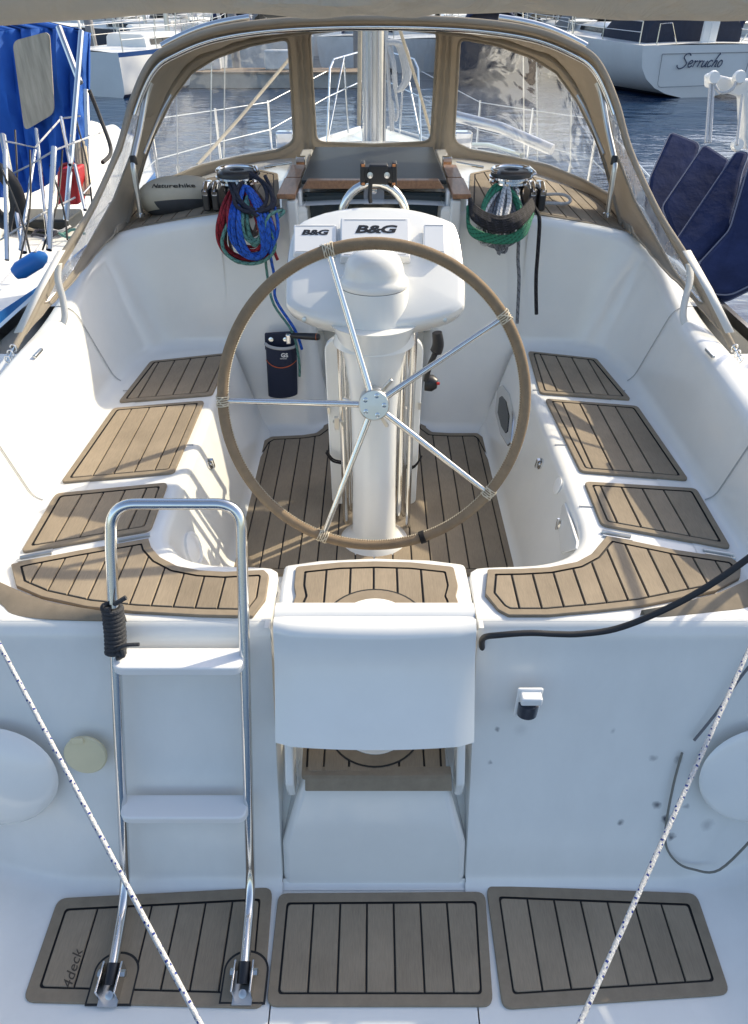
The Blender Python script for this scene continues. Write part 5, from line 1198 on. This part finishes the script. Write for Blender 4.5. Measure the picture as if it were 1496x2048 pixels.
pl = [Y(a, d, 5.25) for a, d in [(113, 342), (155, 335), (158, 410), (112, 412)]]; b = MB(); b.prism(pl, [p+V((0, .16, 0)) for p in pl]); b.build('can_body', P('red_plastic', (.50, .025, .03), .45, noise=.2), jc, bevel=.02)
b = MB(); b.tube([Y(120, 340, 5.3), Y(126, 330, 5.3), Y(146, 327, 5.3), Y(150, 335, 5.3)], .012, 8); b.build('can_handle', P('red_plastic_dark', (.35, .02, .02), .45), jc)
fb_ = thing('blue_fender', 'bright blue fender hanging low between the two yachts at left', 'fender', tuple(Y(62, 520, 4.2)))
b = MB(); b.lathe([(0, -.11), (.035, -.1), (.05, -.06), (.05, .06), (.035, .1), (.015, .12), (0, .12)], Y(58, 530, 4.2), (.8, .2, .4), 18); b.build('fender_body', P('blue_vinyl', (.02, .16, .5), .35), fb_)
b = MB(); b.tube([Y(70, 505, 4.2), Y(95, 470, 4.6)], .008, 6); b.build('fender_line', R_PALE, fb_)
ft = thing('tyre_fender', 'dark round fender half cut by the left edge of the photo', 'fender', tuple(Y(2, 390, 4.8)))
b = MB(); c = Y(-2, 395, 4.8); b.tube([c+V((.10*math.cos(a), .03, .16*math.sin(a))) for a in [k*math.pi/12 for k in range(24)]], .05, 10, closed=True); b.build('tyre', RUBBER, ft)
df = thing('dock_finger', 'brown wooden finger dock end beside our left stern', 'dock', tuple(Y(20, 560, 3.6)))
b = MB(); b.box((-2.45, 3.0, .42), (.55, 1.6, .12)); b.box((-2.45, 3.0, .2), (.45, 1.5, .3)); b.build('dock_planks', WOODD, df, bevel=.01)
# right: neighbour with white davit post
nr = thing('davit_post', 'white bracket post with pulleys and ropes at the right edge above the navy cushions', 'davit', tuple(Y(1496, 300, 5.6)))
b = MB(); pl = [Y(a, d, 5.6) for a, d in [(1420, 152), (1432, 148), (1470, 158), (1510, 160), (1560, 160), (1560, 300), (1490, 300), (1486, 196), (1430, 180), (1420, 178)]]; b.prism(pl, [p+V((0, .12, 0)) for p in pl]); b.build('bracket_arm', PAINTW, nr, bevel=.015)
b = MB(); b.box(Y(1500, 420, 5.66), (.16, .14, 1.3)); b.build('bracket_post', PAINTW, nr, bevel=.02)
for q in ([(1421, 165, 5.55), (1412, 285, 5.3)], [(1427, 165, 5.55), (1420, 285, 5.3)], [(1484, 190, 5.55), (1474, 290, 5.3)], [(1425, 160, 5.55), (1440, 185, 5.52), (1465, 178, 5.52), (1474, 155, 5.55)]):
    b = MB(); b.tube(cat_rom([Y(*p) for p in q], 5), .010, 6); b.build('davit_rope', R_PALE, nr)
for a, d in ((1426, 156), (1478, 155), (1474, 290)):
    b = MB(); b.lathe([(.035, -.03), (.045, 0), (.035, .03), (0, .03)], Y(a, d, 5.56), (0, -1, .2), 14); b.build('pulley', PAINTW, nr)
# boats across the fairway
boat('moored_sailboat', 'white sailboat with blue sheer stripe and round dish, stern just past the blue awning', 185, 193, 7.6, 2.9, 1.25, R(-27), stripe=MBLUE, dish=True)
boat('moored_sailboat', 'dark blue hulled boat moored behind the pontoon left of the mast', 330, 150, 9.5, 3.1, 1.2, R(20), hullm=MBLUE)
boat('motorboat', 'small white motorboat far off at top left below the bimini', 285, 92, 7, 2.7, 1.2, R(80), mast=False, fly=True, cat='motorboat')
boat('moored_sailboat', 'white sailboat farthest left in the distant row', 215, 82, 9.5, 3.1, 1.2, R(5))
boat('moored_sailboat', 'white sailboat in the distant row straight above the left spray hood corner', 325, 78, 9.5, 3.1, 1.25, R(-4), cover=MBLUE)
boat('moored_sailboat', 'navy hulled sailboat seen through the left hood window behind the pontoon', 480, 128, 11, 3.4, 1.3, R(75), hullm=MNAVY)
boat('moored_sailboat', 'white sailboat seen through the middle hood window just left of the mast', 665, 112, 11, 3.4, 1.3, R(12))
boat('moored_sailboat', 'grey-covered sailboat seen through the middle hood window right of the mast', 835, 118, 11, 3.4, 1.35, R(-6), cover=COVGREY, hullm=MNAVY)
boat('moored_sailboat', 'navy hulled yacht filling the upper right hood window', 985, 170, 11, 3.5, 1.35, R(-2), cover=COVNAVY, hullm=MNAVY)
boat('moored_sailboat', 'white yacht seen through the right hood window beside the navy hull', 1120, 150, 11.5, 3.6, 1.35, R(4), cover=COVGREY)
boat('moored_sailboat', 'white yacht moored next to the named yacht on its left side', 1222, 165, 12, 3.8, 1.4, R(8), cover=COVGREY)
boat('moored_sailboat', 'white yacht at far right beyond the named yacht', 1590, 175, 12, 3.8, 1.4, R(10), cover=COVNAVY)
FAR = ((150, 72), (255, 66), (350, 74), (415, 62), (470, 76), (545, 68), (610, 80), (665, 64), (735, 72), (800, 62), (860, 78), (925, 66), (1000, 74), (1060, 64), (1120, 76), (1175, 68), (1240, 64), (1310, 66), (1390, 64), (1450, 68), (180, 98), (305, 112), (350, 94), (430, 92), (520, 98), (640, 102), (760, 92), (930, 96), (1085, 98), (1165, 104), (1215, 92), (385, 140), (470, 150), (560, 138), (705, 138), (860, 145), (1060, 140))
WORDS = ('navy', 'grey', 'blue', 'bare')
for n_, (px_, py_) in enumerate(FAR):
    cv = [COVNAVY, COVGREY, MBLUE, None][n_ % 4]
    boat('moored_sailboat', 'tiny distant white sailboat in the crowded rows along the far quay', px_, py_, 10, 3.2, 1.2, R(rnd.uniform(-14, 14)), group='sailboats in the far rows', cover=cv, hullm=MNAVY if n_ % 7 == 3 else PAINTW)
# pontoon between the rows and the far quay
dk = thing('pontoon', 'long brown floating pontoon with pale boxes seen through the left hood window', 'pontoon', tuple(Z(420, 172, ZW)))
y_ = Z(420, 172, ZW).y
b = MB(); b.box((-9, y_, ZW+.22), (18, 1.6, .42)); b.build('float_body', CONC, dk); b = MB(); b.box((-9, y_, ZW+.47), (18.1, 1.7, .07)); b.build('plank_top', WOODD, dk, bevel=.01)
for x in (-12, -8.2, -6.1, -3.4):
    b = MB(); b.box((x, y_+.3, ZW+.80), (1.1, .5, .60)); o = b.build('dock_box', PAINTW, dk, bevel=.05)
for x in (-10.3, -5.1, -.6):
    b = MB(); b.tube([(x, y_+.9, -2), (x, y_+.9, 2.2)], .16, 12); b.build('pile', GREYP, dk)
q = thing('quay', 'far stone quay wall behind the distant boats', 'quay', (0, 120, ZW)); b = MB(); b.box((0, 160, ZW+.6), (500, 80, 1.6)); b.build('quay_wall', CONC, q)
